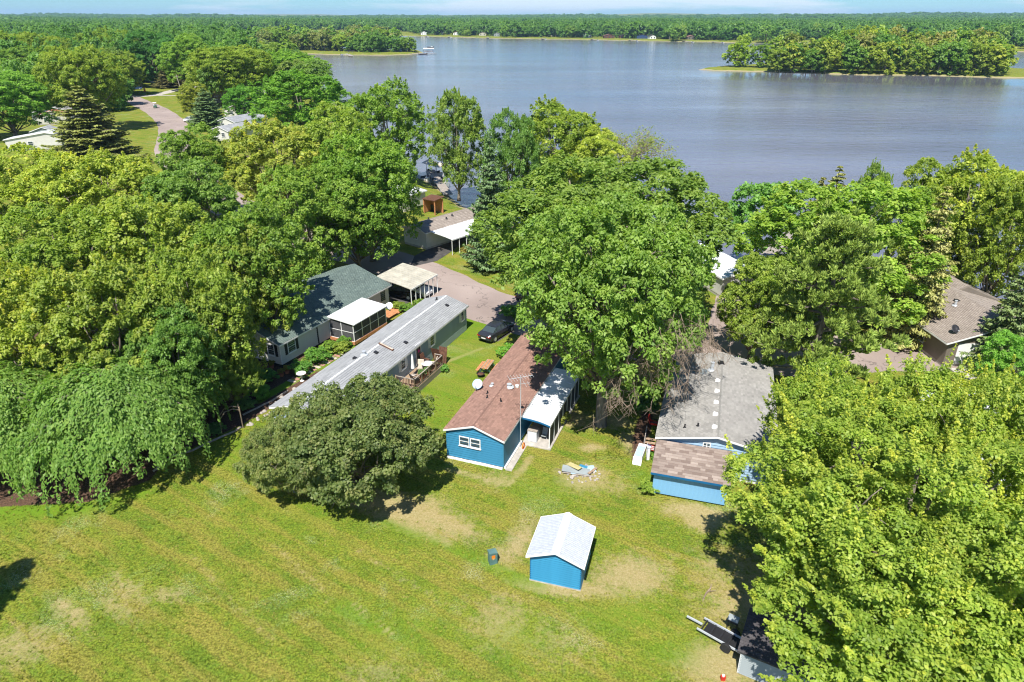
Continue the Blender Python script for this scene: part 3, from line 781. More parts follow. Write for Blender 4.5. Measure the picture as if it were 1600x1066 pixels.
def sparse_tree(seed, R=3, H=10, leaves=6000, hang=False):
    """thin crown of grey-brown twigs with few leaves"""
    rg = random.Random(seed); b = MB(); tips = []
    def grow(p, d, L, r, lv):
        e = p + d * L; m = p.lerp(e, .5) + Vector((rg.gauss(0, .06), rg.gauss(0, .06), 0)) * L
        b.tube([p, m, e], [r, r * .8, r * .6], 4 if lv else 6, cap=False)
        if lv >= 4: tips.append(e); return
        for k in range(3 if lv < 3 else 4):
            nd = (d + Vector((rg.gauss(0, .55), rg.gauss(0, .55), rg.gauss(.12, .35)))).normalized()
            grow(p.lerp(e, rg.uniform(.55, 1)), nd, L * rg.uniform(.6, .85), r * .58, lv + 1)
    for k in range(5):
        a = k * 1.25; grow(Vector((0, 0, .2)), Vector((math.cos(a) * .25, math.sin(a) * .25, 1)).normalized(), H * .34, .13, 0)
    n = leaves; r2 = np.random.default_rng(seed); T = np.array([tuple(t) for t in tips]); ci = r2.integers(0, len(T), n)
    pos = T[ci] + r2.normal(0, .3, (n, 3)); Lf = r2.uniform(.15, .3, n)
    V = leaf_quads(r2, pos, unit(rnd_dirs(r2, n) + np.array([0, 0, .6])), Lf, Lf * .6, .1)
    return quads_mesh('sparse', V, M['leaf'], {'tone': r2.uniform(.3, .9, n), 'tip': r2.uniform(0, .4, n)}), b.mesh('sparse_branches', M['twig'])
c_, t_ = sparse_tree(3, leaves=3000); PROTO['sparse'] = dict(crown=c_, trunk=t_, R=4.0, H=11)

def tree(key, x, y, h, r, label, color=(1, 1, 1), name='broadleaf_tree', cat='tree', group=None, rz=None, z=0):
    p = PROTO[key]; t = thing(name, label, cat, (x, y, z), 0, group)
    a = rz if rz is not None else random.uniform(0, 2 * PI)
    s = (r / p['R'], r / p['R'], h / p['H'])
    link('trunk', p['trunk'], t, rz=a, scale=s)
    link('crown', p['crown'], t, rz=a, scale=s, color=color)
    return t
# ------------------------------------------------------------------ trees: the ones that stand near
random.seed(7)
YG, YY, GR, DG, BG, OL = (1.25, 1.1, .85), (1.34, 1.2, .8), (.95, 1.02, .9), (.62, .78, .85), (.7, .95, 1.25), (1.15, .92, .95)
# key, x, y, height, crown radius, colour, label
NEAR = [
 ('ash', 7.2, 47.1, 18.8, 8.4, GR, 'big deep green ash between the white awning and the grey roofed house, pale trunk showing'),
 ('ash', 8.7, 63.6, 18.5, 13.6, (1.3, 1.15, 1.1), 'wide yellow-green ash standing right behind the big deep green ash'),
 ('maple', 18.6, 25.7, 13.6, 9.0, YY, 'nearest maple, bright yellow-green, filling the lower right with its forked trunk in view'),
 ('maple2', 17.6, 22.0, 10.0, 7.4, YY, 'yellow-green maple cut by the bottom right corner of the photo'),
 ('maple2', 24.5, 31.6, 13.5, 5.9, YY, 'yellow-green maple at the right edge in front of the tan L-shaped house'),
 ('maple2', 19.6, 34.3, 11.5, 5.2, YY, 'yellow-green maple whose branches hang over the mottled lean-to roof'),
 ('round1', 33.5, 67.2, 15.0, 9.5, (1.05, 1.12, .8), 'bright green maple with upright shoots behind the olive pine'),
 ('round0', 22.9, 58.9, 10.0, 3.6, (1.2, 1.1, .8), 'green tree left of the olive pine beside the white roof'),
 ('round2', 51.9, 75.8, 16.0, 6.2, (1.6, 1.3, .85), 'yellow-green lakeside tree behind the tan L-shaped house, upper right'),
 ('round0', 47.0, 76.3, 15.0, 4.4, (1.55, 1.25, .85), 'olive-yellow lakeside tree left of the tall one in the upper right corner'),
 ('round1', 52.4, 70.0, 15.0, 4.4, (1.5, 1.2, .85), 'yellow-green tree cut by the right edge above the tan house'),
 ('round2', 45.8, 86.3, 13.0, 2.7, (.95, 1, .85), 'narrow green tree with a bare dead top on the right lakeshore'),
 ('mid2', 31.4, 84.1, 11.5, 4.8, (.72, 1.0, 1.0), 'small blue-green tree on the shore just right of the big ash'),
 ('round0', 41.0, 49.1, 7.0, 2.9, (.8, 1.15, .8), 'fresh green rounded tree at the right edge below the tan house'),
 # middle and back, from right to left
 ('round2', 7.0, 112.0, 17.5, 8.2, (1.28, 1.12, .8), 'yellow-green lakeside tree, highest against the water left of the sparse brown one'),
 ('round0', 12.1, 106.6, 14.0, 6.4, (1.4, 1.2, .9), 'yellow-green tree between the sparse brown tree and the tall lakeside one'),
 ('round1', 0.0, 102.7, 17.0, 4.3, (.75, .9, .9), 'dark green lakeside tree right of the slim two-topped one'),
 ('round1', -9.6, 122.8, 18.0, 5.5, (1.0, .98, .85), 'slim two-topped green tree on the shore above the docks'),
 ('round2', -23.7, 134.4, 18.5, 8.2, (1.1, 1.12, .8), 'bright green pointed tree on the shore left of the two-topped one'),
 ('round0', -27.9, 111.2, 17.0, 6.6, (1.2, 1.1, .8), 'light green tree in front of the dark green shore trees'),
 ('round1', -54.1, 184.1, 17.0, 13.5, (.9, 1.12, .75), 'large deep green tree with many lobes on the shore, left of centre'),
 ('round2', -91.0, 297.5, 16.0, 18.2, (.9, 1.1, .7), 'dark green dome of a tree where the bay narrows'),
 ('ash', -100.9, 264.4, 21.0, 17.3, (1.4, 1.2, .9), 'broad yellow-green tree right of the far bend of the road'),
 ('round2', -18.8, 87.9, 16.5, 7.0, (1.1, 1.15, .8), 'bright green tree right above the green roofed house'),
 ('round1', -19.8, 83.9, 14.0, 6.0, (1.05, 1.1, .8), 'mid green tree leaning over the road behind the green roofed house'),
 ('round0', -49.2, 107.8, 14.5, 6.0, (1.1, 1.08, .8), 'green tree just below the pale end of the far road'),
 ('round2', -37.2, 109.7, 15.0, 8.4, (1.35, 1.12, 1.0), 'pale yellow-green tree below the small white gabled houses'),
 ('round1', -24.3, 79.2, 14.0, 6.4, (1.0, 1.05, .85), 'green tree with dark gaps in the middle of the left canopy'),
 ('round0', -37.6, 78.6, 14.5, 6.4, (.95, 1.0, .9), 'dusky green tree in the left canopy below the mown verge'),
 ('round2', -24.6, 61.3, 14.0, 5.5, (1.05, 1.05, .8), 'green tree at the heart of the left canopy'),
 ('round1', -63.6, 91.0, 14.0, 7.7, (1.42, 1.22, .9), 'yellow-green tree at the left edge below the long white roof'),
 ('round2', -51.7, 86.3, 14.5, 7.8, (1.4, 1.2, .9), 'yellow-green tree below the dark olive spruce on the left'),
 ('round0', -41.8, 60.2, 14.0, 6.6, (1.42, 1.2, .9), 'yellow-green tree, second row of the left canopy at the edge'),
 ('round1', -34.9, 62.9, 14.5, 6.5, (1.36, 1.18, .9), 'wide yellow-green tree in the second row of the left canopy'),
 ('round2', -25.4, 50.1, 13.5, 4.5, (1.36, 1.18, .9), 'yellow-green tree in the left canopy left of the green roof'),
 ('round0', -24.7, 59.6, 12.5, 4.0, (1.35, 1.1, .8), 'yellow-green tree whose crown overhangs the green roof'),
 ('round1', -36.7, 47.2, 13.0, 4.9, (1.5, 1.2, .8), 'yellow-green tree low in the left canopy at the picture edge'),
 ('round2', -30.5, 47.2, 13.5, 5.4, (1.15, 1.02, .8), 'green tree above the weeping trees, deep shade on its right'),
 ('round0', -25.3, 45.6, 10.5, 3.6, (.95, 1.02, .9), 'dark green tree right behind the taller weeping tree'),
 ('round1', -23.5, 51.4, 9.0, 2.7, (1.4, 1.1, .8), 'small yellow-green tree at the near corner of the green roofed house'),
 ('maple2', -23.3, 49.6, 5.5, 3.0, (1.1, 1.0, .8), 'low yellow-green tree beside the dark mulch bed'),
 ('crab', -10.3, 38.6, 7.9, 6.1, (1, 1, 1), 'wide low dark crabapple with short trunk beside the blue house'),
 ('crab', -15.1, 38.5, 5.8, 3.7, (1, 1.02, 1), 'lower leafy dark crown leaning out left of the crabapple trunk'),
 # far left
 ('ash', -119.4, 202.8, 23.5, 12.5, (1.25, 1.1, .8), 'tall bright green tree left of the far road'),
 ('round0', -134.0, 190.3, 16.0, 11.8, (.85, 1.1, .8), 'rounded deep green tree at the left edge above the white roofs'),
 ('ash', -223.5, 324.4, 25.0, 17.5, (1.15, 1.1, .8), 'tall green tree in the upper left corner'),
 ('ash', -211.4, 330.4, 24.0, 16.4, (1.05, 1.0, .8), 'green tree second from the upper left corner'),
 ('round2', -209.6, 386.7, 23.0, 17.5, (1.2, 1.1, .8), 'yellow-green tree behind the tall one left of the far road'),
 ('round1', -165.3, 339.7, 23.0, 13.5, (.55, .85, 1.0), 'dark blue-green oak at the bend of the far road'),
 ('round0', -140.3, 318.7, 22.0, 11.7, (1.0, 1.1, .8), 'green tree right of the dark oak at the road bend'),
 ('round2', -162.0, 297.5, 17.0, 11.7, (1.15, 1.08, .9), 'yellow-green tree right behind the tall bright one by the far road'),
 ('round1', -197.3, 297.5, 18.0, 14.9, (1.0, 1.05, .9), 'green tree above the dark brown roof in the upper left'),
 ('mid1', -170.0, 333.4, 13.0, 6.5, (.8, .7, .8), 'brownish evergreen left of the dark oak at the road bend'),
 ('round2', -84.7, 225.3, 10.0, 5.8, (.7, 1.05, .7), 'small deep green tree by the white gabled houses'),
 ('round0', -100.5, 228.2, 10.5, 5.6, (1.5, 1.1, .8), 'small yellow-green tree at the far road behind the blue-grey spruce'),
]
CON = [
 ('pine', 26.1, 52.4, 16.0, 6.3, (1.12, 1.3, .65), 'large olive-green pine with upturned tufts behind the grey roofed house'),
 ('spruce0', 40.4, 63.2, 15.5, 3.7, (1.5, 1.25, 1.0), 'pale grey-green spruce left of the tan L-shaped house'),
 ('spruce0', 45.1, 55.9, 12.0, 3.1, (.85, .95, .8), 'dark spruce at the right edge over the tan house roof'),
 ('spruce1', 36.9, 81.3, 12.5, 3.3, (1.2, 1.0, .75), 'olive spruce top by the lake, left one of the pair behind the maple'),
 ('spruce0', 40.7, 85.6, 13.0, 3.7, (1.15, 1.0, .75), 'olive spruce top by the lake, right and taller one of the pair'),
 ('spruce1', -2.7, 85.0, 17.0, 3.4, (.85, 1.05, 1.05), 'blue-green spruce behind the white carport roof'),
 ('spruce1', -90.5, 150.8, 16.5, 10.2, (1.25, 1.1, .72), 'broad dark olive spruce left of the mown verge'),
 ('spruce1', -88.1, 206.4, 11.0, 6.1, (1.05, 1.2, 1.25), 'small blue-grey spruce by the far road'),
 ('spruce1', -156.5, 333.4, 12.0, 7.3, (.9, .75, .75), 'brown-green pine at the far road bend behind the pole'),
]
for k, x, y, h, r, c, lb in NEAR: tree(k, x, y, h, r, lb, c)
for k, x, y, h, r, c, lb in CON: tree(k, x, y, h, r, lb, c, name='pine_tree' if k == 'pine' else 'spruce_tree')
tree('sparse', 22.4, 130.8, 13.0, 7.5, 'sparse tree of bare brown branches at the lake edge above the big ash', (1.2, 1.0, .9), name='half_bare_tree')
tree('sparse', 18.1, 143.1, 11.0, 3.3, 'thin half-bare tree left of the sparse brown one at the lake edge', (1.2, 1.0, .9), name='half_bare_tree')
tree('weep', -28.6, 42.5, 8.0, 6.8, 'weeping tree with drooping branches, the right one beside the curved lawn edge', (.84, .96, .84), name='weeping_tree', rz=.4)
tree('weep', -37.0, 42.0, 7.4, 6.6, 'weeping tree with drooping branches, cut by the left edge of the photo', (.8, .94, .82), name='weeping_tree', rz=2.2)
tree('weep', -32.5, 47.5, 7.5, 5.5, 'weeping tree behind the two others, its top just showing between them', (.76, .9, .8), name='weeping_tree', rz=4.2)
tree('spruce1', -32.2, 21.0, 18, 4.4, 'tree just left of the photo, only its spiky shadow falls on the mown grass', (1, 1, 1), name='spruce_tree')

# dead hanging twigs in the right flank of the big ash
def dead_twigs():
    rg = random.Random(5); b = MB()
    for cx_, cy_, cz, n, L in ((10.2, 42.5, 8.5, 36, 2.4), (12.5, 45, 9.5, 45, 2.4), (7.5, 40.3, 7.5, 20, 2.0), (14.5, 47, 8.5, 40, 2.2), (11, 41, 10.5, 36, 2.0)):
        for i in range(n):
            p = Vector((cx_ + rg.gauss(0, 1.0), cy_ + rg.gauss(0, .9), cz + rg.gauss(0, .9)))
            d = Vector((rg.gauss(.1, .35), rg.gauss(-.25, .35), -1)).normalized(); l = L * rg.uniform(.4, 1)
            b.tube([p, p + d * l * .5 + Vector((rg.gauss(0, .15), 0, 0)), p + d * l + Vector((rg.gauss(0, .3), rg.gauss(0, .3), 0))], [.02, .014, .007], 3, cap=False)
            for q in range(9):
                o = p + d * l * rg.uniform(.2, .9); e = o + Vector((rg.gauss(0, .5), rg.gauss(0, .5), rg.gauss(-.5, .3))) * .8
                b.tube([o, e], [.012, .006], 3, cap=False)
    return b
ash = [o for o in C.objects if o.get('label', '').startswith('big deep green ash')][0]
tw = dead_twigs().build('dead_twigs', M['twig'], ash); tw.location = -ash.location; tw['kind'] = 'stuff'

# ------------------------------------------------------------------ trees further off, each its own tree
def scatter(n, fn, seed, dmin, tries=60):
    rg = random.Random(seed); out = []
    for i in range(n * tries):
        if len(out) >= n: break
        x, y = fn(rg)
        if all((x - a) ** 2 + (y - b) ** 2 > dmin ** 2 for a, b in out): out.append((x, y))
    return out
def vis(x, y, m=1.06):
    d = y * .9026 + 12.9; return abs(x) < d * .75 * m
rgm = random.Random(77)
# left woods between the shore and the picture edge, 230 to 620 m
def ok_mid(x, y):
    if not vis(x, y): return False
    return float(land_dist(np.array([x]), np.array([y]))[0]) > 7
def pxpy(x, y, z=0):
    dz = z - 30; d = y * .9026 - dz * .4305; return 800 + 1067 * x / d, 533 - 1067 * (y * .4305 + dz * .9026) / d
def f_mid(rg):
    while 1:
        y = rg.uniform(255, 620); x = -rg.uniform(.18, .84) * y
        if not ok_mid(x, y): continue
        px, py = pxpy(x, y)
        if 195 < px < 300 and py > 112: continue
        return x, y
midpts = scatter(105, f_mid, 3, 14)
fm = [PROTO['mid%d' % i] for i in range(4)]
MC = [(1.0, 1.0, .85), (.8, 1.0, .9), (1.25, 1.05, .85), (.75, .85, .95), (1.05, .95, 1.1), (.95, 1.1, .8)]
ML = ['full green tree in woods left of the bay', 'deep green tree in woods left of the bay', 'yellow-green tree in woods left of the bay', 'dark tree in woods left of the bay', 'greyish green tree in woods left of the bay', 'fresh green tree in woods left of the bay']
def place(x, y, cuts, names):
    px = pxpy(x, y)[0]
    return names[sum(px > c for c in cuts)]
MW = (', far left part', ', left part', ', above the road bend', ', right of the road bend', ', near the bay head')
for x, y in midpts:
    wh = (', near side' if y < 340 else ', middle depth' if y < 470 else ', far side') + place(x, y, (60, 150, 290, 370), MW)
    i = rgm.randrange(6); r = rgm.uniform(6.5, 9.5)
    if y < 380: tree('mid%d' % rgm.randrange(4), x, y, rgm.uniform(12, 18), r, ML[i] + wh, MC[i], group='trees in the woods left of the bay, ' + ['full', 'deep', 'yellow', 'dark', 'greyish', 'fresh'][i] + wh)
    else:
        o = link('broadleaf_tree', rgm.choice(FAR), None, (x, y, -.3), rgm.uniform(0, 6), scale=(r / 7, r / 7, rgm.uniform(.85, 1.2)), color=MC[i])
        tag(o, ML[i] + wh, 'tree', 'trees in the woods left of the bay, ' + ['full', 'deep', 'yellow', 'dark', 'greyish', 'fresh'][i] + wh)
def single(pts, labels, grp, hr, rr, cols, protos=FAR, zf=None, row='', cuts=(), names=('',)):
    for k, (x, y) in enumerate(pts):
        i = rgm.randrange(len(labels)); r = rgm.uniform(*rr)
        z = zf(x, y) if zf else -.4
        o = link('broadleaf_tree', rgm.choice(protos), None, (x, y, z), rgm.uniform(0, 6), scale=(r / 7, r / 7, rgm.uniform(*hr) / 15), color=cols[i])
        lb = labels[i].replace('ROW', row) + place(x, y, cuts, names); tag(o, lb, 'tree', grp + ', ' + lb.split(' tree')[0] + ' ' + row + place(x, y, cuts, names))
# island
def line_pts(seed, n, a, b, wd, jit):
    rg = random.Random(seed); out = []
    for i in range(n):
        t = (i + rg.uniform(-.4, .4)) / (n - 1); out.append((a[0] + (b[0] - a[0]) * t + rg.uniform(-jit, jit), a[1] + (b[1] - a[1]) * t + rg.uniform(-wd, wd)))
    return out
ISL = ['full green tree in the ROW row on the wooded island', 'yellow-green tree in the ROW row on the wooded island', 'dark green tree in the ROW row on the wooded island', 'grey-brown thin tree in the ROW row on the wooded island']
IC = [(1.0, 1.05, .8), (1.3, 1.08, .8), (.75, .9, .8), (1.35, .95, 1.3)]
single(line_pts(5, 22, (160.40, 442.60), (271.69, 412.80), 3, 2), ISL[:3], 'island trees', (12, 17), (6.5, 9), IC, row='front', cuts=(1270, 1330, 1390, 1450, 1500), names=(', at its left end', ', left of its middle', ', just left of its centre', ', just right of its centre', ', right of its middle', ', at its right end'))
single(line_pts(6, 20, (170.20, 459.12), (286.01, 442.60), 3, 2), ISL, 'island trees', (15, 21), (6.5, 9), IC, row='middle', cuts=(1270, 1330, 1390, 1450, 1500), names=(', at its left end', ', left of its middle', ', just left of its centre', ', just right of its centre', ', right of its middle', ', at its right end'))
single(line_pts(8, 16, (203.59, 476.87), (292.34, 459.12), 3, 2), ISL, 'island trees', (19, 23), (7, 9), IC, row='back', cuts=(1270, 1330, 1390, 1450, 1500), names=(', at its left end', ', left of its middle', ', just left of its centre', ', just right of its centre', ', right of its middle', ', at its right end'))
for px, py, h, r, lb in ((1150, 107, 15, 8.5, 'leftmost round bright green tree on the island tip'), (1157, 105, 19, 6, 'taller bright green tree peeping over the leftmost island tree'), (1186, 108, 14, 8, 'round bright green tree second from the left on the island'),
        (1208, 107, 18, 8, 'green tree where the island row of trees begins'), (1548, 114, 18, 8, 'tall green tree at the right end of the island row'), (1560, 117, 11, 6, 'low green tree at the very right end of the island row')):
    gx, gy = ((px - 800) / 1067, 0)
    a = math.atan((533 - py) / 1067); dep = rad(25.503) - a; yy = 31 / math.tan(dep); xx = gx * (yy * .9026 + 31 * .4305)
    o = link('broadleaf_tree', FAR[px % 4], None, (xx, yy, -.4), 0, scale=(r / 7, r / 7, h / 15), color=(1.15, 1.1, .75)); tag(o, lb, 'tree')
# peninsula
PEN = ['full green tree in the ROW row on the peninsula', 'dark green tree in the ROW row on the peninsula', 'grey-brown thin tree in the ROW row on the peninsula', 'light green tree in the ROW row on the peninsula']
PC = [(.95, 1.05, .9), (.65, .85, .95), (1.2, .9, 1.3), (1.15, 1.1, .85)]
single(line_pts(15, 26, (-236.98, 713.36), (-98.83, 681.16), 8, 3), PEN, 'peninsula trees', (12, 19), (7, 10), PC, row='front', cuts=(450, 490, 530, 570, 605), names=(', far left part', ', left part', ', just left of the cottage gap', ', just right of the cottage gap', ', right part', ', towards the tip'))
single(line_pts(16, 24, (-241.14, 756.17), (-127.84, 741.35), 12, 4), PEN, 'peninsula trees', (15, 21), (7, 10), PC, row='back', cuts=(450, 490, 530, 570, 605), names=(', far left part', ', left part', ', just left of the cottage gap', ', just right of the cottage gap', ', right part', ', towards the tip'))
o = link('broadleaf_tree', FAR[1], None, (*(-92.72, 675.06), -.4), 0, scale=(.85, .85, .75), color=(1.1, 1.05, .8)); tag(o, 'low rounded tree at the very tip of the peninsula', 'tree')
# far shore, the front rows, with gaps where the houses stand
HOUSES_X = (662, 688, 714, 754, 776, 840, 868, 918, 952, 980, 1003, 1064, 1082, 1122)
FSH = ['green tree along the far shore', 'dark green tree along the far shore', 'pale green tree along the far shore']
FC = [(.85, 1.0, .95), (.6, .8, .95), (1.1, 1.1, 1.1)]
shore = [(-163.56, 1233.13), (-49.61, 1158.66), (46.82, 1092.57), (118.38, 1062.25), (174.94, 1019.75), (253.44, 968.05), (308.64, 921.27), (417.61, 993.24), (443.18, 858.90), (456.22, 756.17), (483.47, 700.13)]
k = 0
for (a, b), n in zip(zip(shore[:-1], shore[1:]), (13, 12, 8, 7, 9, 6, 5, 6, 5, 6)):
    single([(x, y + 25) for x, y in line_pts(30 + k, n, a, b, 22, 8) if not any(abs(x * 0.9 - (hx - 800) / 1067 * (y + 37) * .9) < 14 for hx in HOUSES_X)], FSH, 'far shore trees', (9, 22), (5.5, 12), FC, cuts=(672, 700, 735, 765, 805, 854, 895, 935, 990, 1035, 1075, 1105, 1150, 1230, 1330, 1450, 1550), names=(', left of the leftmost white cottage', ', between the two leftmost white cottages', ', left of the pinkish-fronted cottage', ', left of the cream cottage', ', right of the cream cottage', ', left of the brown roofed house', ', around the peaked tan roof', ', right of the low white house', ', left of the long dark house', ', above the dark houses', ', right of the dark row', ', just left of the big white house', ', just right of the big white house', ', left above the island tip', ', behind the left of the island', ', behind the middle of the island', ', behind the right of the island', ', at the right edge')); k += 1

# the woods beyond: one mass, trees set out by geometry nodes
def forest(name, pts, cols_attr, protos, label, cat='forest'):
    me = bpy.data.meshes.new(name); me.from_pydata([p[:3] for p in pts], [], [])
    for nm, i in (('sc', 3), ('rot', 4), ('hz', 5)):
        a = me.attributes.new(nm, 'FLOAT', 'POINT'); a.data.foreach_set('value', [p[i] for p in pts])
    o = link(name, me)
    ng = bpy.data.node_groups.new(name, 'GeometryNodeTree')
    ng.interface.new_socket('Geometry', in_out='INPUT', socket_type='NodeSocketGeometry')
    ng.interface.new_socket('Geometry', in_out='OUTPUT', socket_type='NodeSocketGeometry')
    N, L = ng.nodes, ng.links; gi = N.new('NodeGroupInput'); go = N.new('NodeGroupOutput')
    gins = N.new('GeometryNodeGeometryToInstance')
    holders = []
    for m in protos:
        h = bpy.data.objects.new(m.name, m); holders.append(h)
        oi = N.new('GeometryNodeObjectInfo'); oi.inputs['Object'].default_value = h; oi.inputs['As Instance'].default_value = True
        L.new(oi.outputs['Geometry'], gins.inputs[0])
    iop = N.new('GeometryNodeInstanceOnPoints'); iop.inputs['Pick Instance'].default_value = True
    jg = N.new('GeometryNodeJoinGeometry')
    # each proto is its own instance in the list
    N.remove(gins)
    for nd in [n for n in N if n.type == 'OBJECT_INFO']: L.new(nd.outputs['Geometry'], jg.inputs[0])
    L.new(jg.outputs[0], iop.inputs['Instance']); L.new(gi.outputs[0], iop.inputs['Points'])
    ri = N.new('FunctionNodeRandomValue'); ri.data_type = 'INT'
    for s_ in ri.inputs:
        if s_.name == 'Max' and s_.type == 'INT': s_.default_value = len(protos) - 1
        if s_.name == 'Min' and s_.type == 'INT': s_.default_value = 0
    out = [s_ for s_ in ri.outputs if s_.type == 'INT'][0]
    L.new(out, iop.inputs['Instance Index'])
    def at(n_):
        a = N.new('GeometryNodeInputNamedAttribute'); a.data_type = 'FLOAT'; a.inputs['Name'].default_value = n_; return a.outputs[0]
    cx_ = N.new('ShaderNodeCombineXYZ'); L.new(at('sc'), cx_.inputs[0]); L.new(at('sc'), cx_.inputs[1]); L.new(at('hz'), cx_.inputs[2])
    cz = N.new('ShaderNodeCombineXYZ'); L.new(at('rot'), cz.inputs[2])
    L.new(cx_.outputs[0], iop.inputs['Scale']); L.new(cz.outputs[0], iop.inputs['Rotation'])
    L.new(iop.outputs[0], go.inputs[0])
    md = o.modifiers.new('trees', 'NODES'); md.node_group = ng
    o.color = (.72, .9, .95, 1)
    return tag(o, label, cat, kind='stuff')
nr = np.random.default_rng(4); pts = []
for (r0, r1, sp) in ((150, 700, 12.5), (700, 1900, 16), (1900, 3400, 26), (3400, 6500, 46)):
    area = (r1 ** 2 - r0 ** 2) * rad(41)
    n = int(area / sp ** 2)
    r_ = np.sqrt(nr.uniform(r0 ** 2, r1 ** 2, n)); a_ = nr.uniform(rad(-41), rad(41), n)
    X, Y = r_ * np.sin(a_), r_ * np.cos(a_); D = land_dist(X, Y)
    if r0 < 700:
        PX = 800 + 1067 * X / (Y * .9026 + 12.9); keep = (D > 22) & (X < -95) & (Y > 330) | (D > 8) & (X < -100) & (Y > 240) & (PX < 190)
        keep &= ~((np.abs(X + 330) < 60) & (np.abs(Y - 420) < 50))
    else:
        keep = (D > 42)
        clr = np.sin(X / 310 + 1.3 * np.sin(Y / 420)) * np.cos(Y / 380 + X / 900) + .3 * np.sin(X / 95); keep &= (clr < .93)
        if r0 > 1800: keep &= clr < .80
    H = ground_h(X, Y)
    s0 = sp / 13.0
    for x, y, h in zip(X[keep], Y[keep], H[keep]):
        s_ = s0 ** .85 * nr.uniform(.6, 1.3); pts.append((x, y, h - .5, s_, nr.uniform(0, 6.28), nr.uniform(.6, 1.5)))
print('forest points', len(pts))
near_pts = [p for p in pts if math.hypot(p[0], p[1]) < 760]; pts = [p for p in pts if math.hypot(p[0], p[1]) >= 760]
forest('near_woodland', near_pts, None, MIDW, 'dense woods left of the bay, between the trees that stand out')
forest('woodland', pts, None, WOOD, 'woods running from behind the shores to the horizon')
# ------------------------------------------------------------------ grass clumps on the near lawn
def tuft_mesh(seed):
    r_ = np.random.default_rng(seed); n = 9; a = r_.uniform(0, 2 * PI, n); d = np.stack([np.cos(a), np.sin(a), np.zeros(n)], 1); o = d * r_.uniform(0, .07, (n, 1))
    sd = np.stack([-d[:, 1], d[:, 0], d[:, 2]], 1) * .022; h = r_.uniform(.035, .085, n)[:, None] * np.array([0, 0, 1.0])
    V = np.stack([o - sd, o + sd, o + d * r_.uniform(.01, .06, (n, 1)) + h], 1); return quads_mesh('grass_tuft', V, M['tuft'], nv=3)
def lawn_tufts():
    xs, ys, dry, mul = LAWN; r_ = np.random.default_rng(3); n = 60000
    y = 14 + (52 - 14) * r_.random(n) ** 1.25; x = r_.uniform(-1, 1, n) * (y * .9026 + 12.9) * .76
    k = (x > xs[0]) & (x < 33); x, y = x[k], y[k]; i = ((x - xs[0]) / .3).astype(int); j = ((y - ys[0]) / .3).astype(int)
    dr_, mu_ = dry[j, i], mul[j, i]; pat = r_.uniform(-1, 1, len(x))
    k = (mu_ < .4) & (r_.random(len(x)) > dr_ * 1.35 - .15) & (r_.random(len(x)) < .62 + .38 * pat)
    for (ox, oy, an, w_, l_) in ((*(-4.82, 42.64), -20, 7.2, 18), (*(1.09, 30.24), -16.5, 3, 3.1), (10.5, 41.3, -17, 8, 13), (11.5, 38, -17, 5, 4), (11.4, 23.9, -29, 3.6, 2.4), (-18.5, 45.5, -23, 7.2, 24)):
        c, s_ = math.cos(rad(an)), math.sin(rad(an)); u = (x - ox) * c + (y - oy) * s_; v = -(x - ox) * s_ + (y - oy) * c; k &= ~((u > -.1) & (u < w_ + .1) & (v > -.1) & (v < l_ + .1))
    x, y = x[k], y[k]; s_ = r_.uniform(.6, 1.5, len(x)); print('tufts', len(x))
    forest('grass_tufts', [(a, b, .003, c, d, c) for a, b, c, d in zip(x, y, s_, r_.uniform(0, 6.28, len(x)))], None, [tuft_mesh(i) for i in range(4)], 'short uneven grass standing on the mown lawn', 'grass')
lawn_tufts()
# ------------------------------------------------------------------ building helpers
_bm = {}
def board_mesh(L, e, mat, t=.055):
    k = (round(L, 3), round(e, 3), mat, t)
    if k not in _bm:
        b = MB(); b.v = [(0, 0, 0), (L, 0, 0), (L, -t, 0), (0, -t, 0), (0, -.004, e), (L, -.004, e), (L, 0, e), (0, 0, e)]
        b.f = [(0, 1, 2, 3), (3, 2, 5, 4), (4, 5, 6, 7), (0, 3, 4, 7), (1, 6, 5, 2)]; b.m = [0] * 5
        _bm[k] = b.mesh('siding_board', M[mat])
    return _bm[k]

def side_boards(parent, L, z0, z1, e, mat, loc, rz, name='siding_board'):
    n = int(math.ceil((z1 - z0) / e - .01))
    for i in range(n):
        h = min(e, z1 - z0 - i * e)
        o = link(name, board_mesh(L, h, mat), parent, (loc[0], loc[1], z0 + i * e), rz)

def gable_boards(parent, W, he, hr, z0, e, mat, ridge=.5, y=0):
    z = z0
    while z < hr - .06:
        zt = z + e * .5
        if zt <= he: xa, xb = 0, W
        else:
            f = (zt - he) / (hr - he); xa, xb = W * ridge * f, W - W * (1 - ridge) * f
        h = min(e, hr - z)
        if xb - xa > .15: link('siding_board', board_mesh(xb - xa, h, mat), parent, (xa, y, z))
        z += e

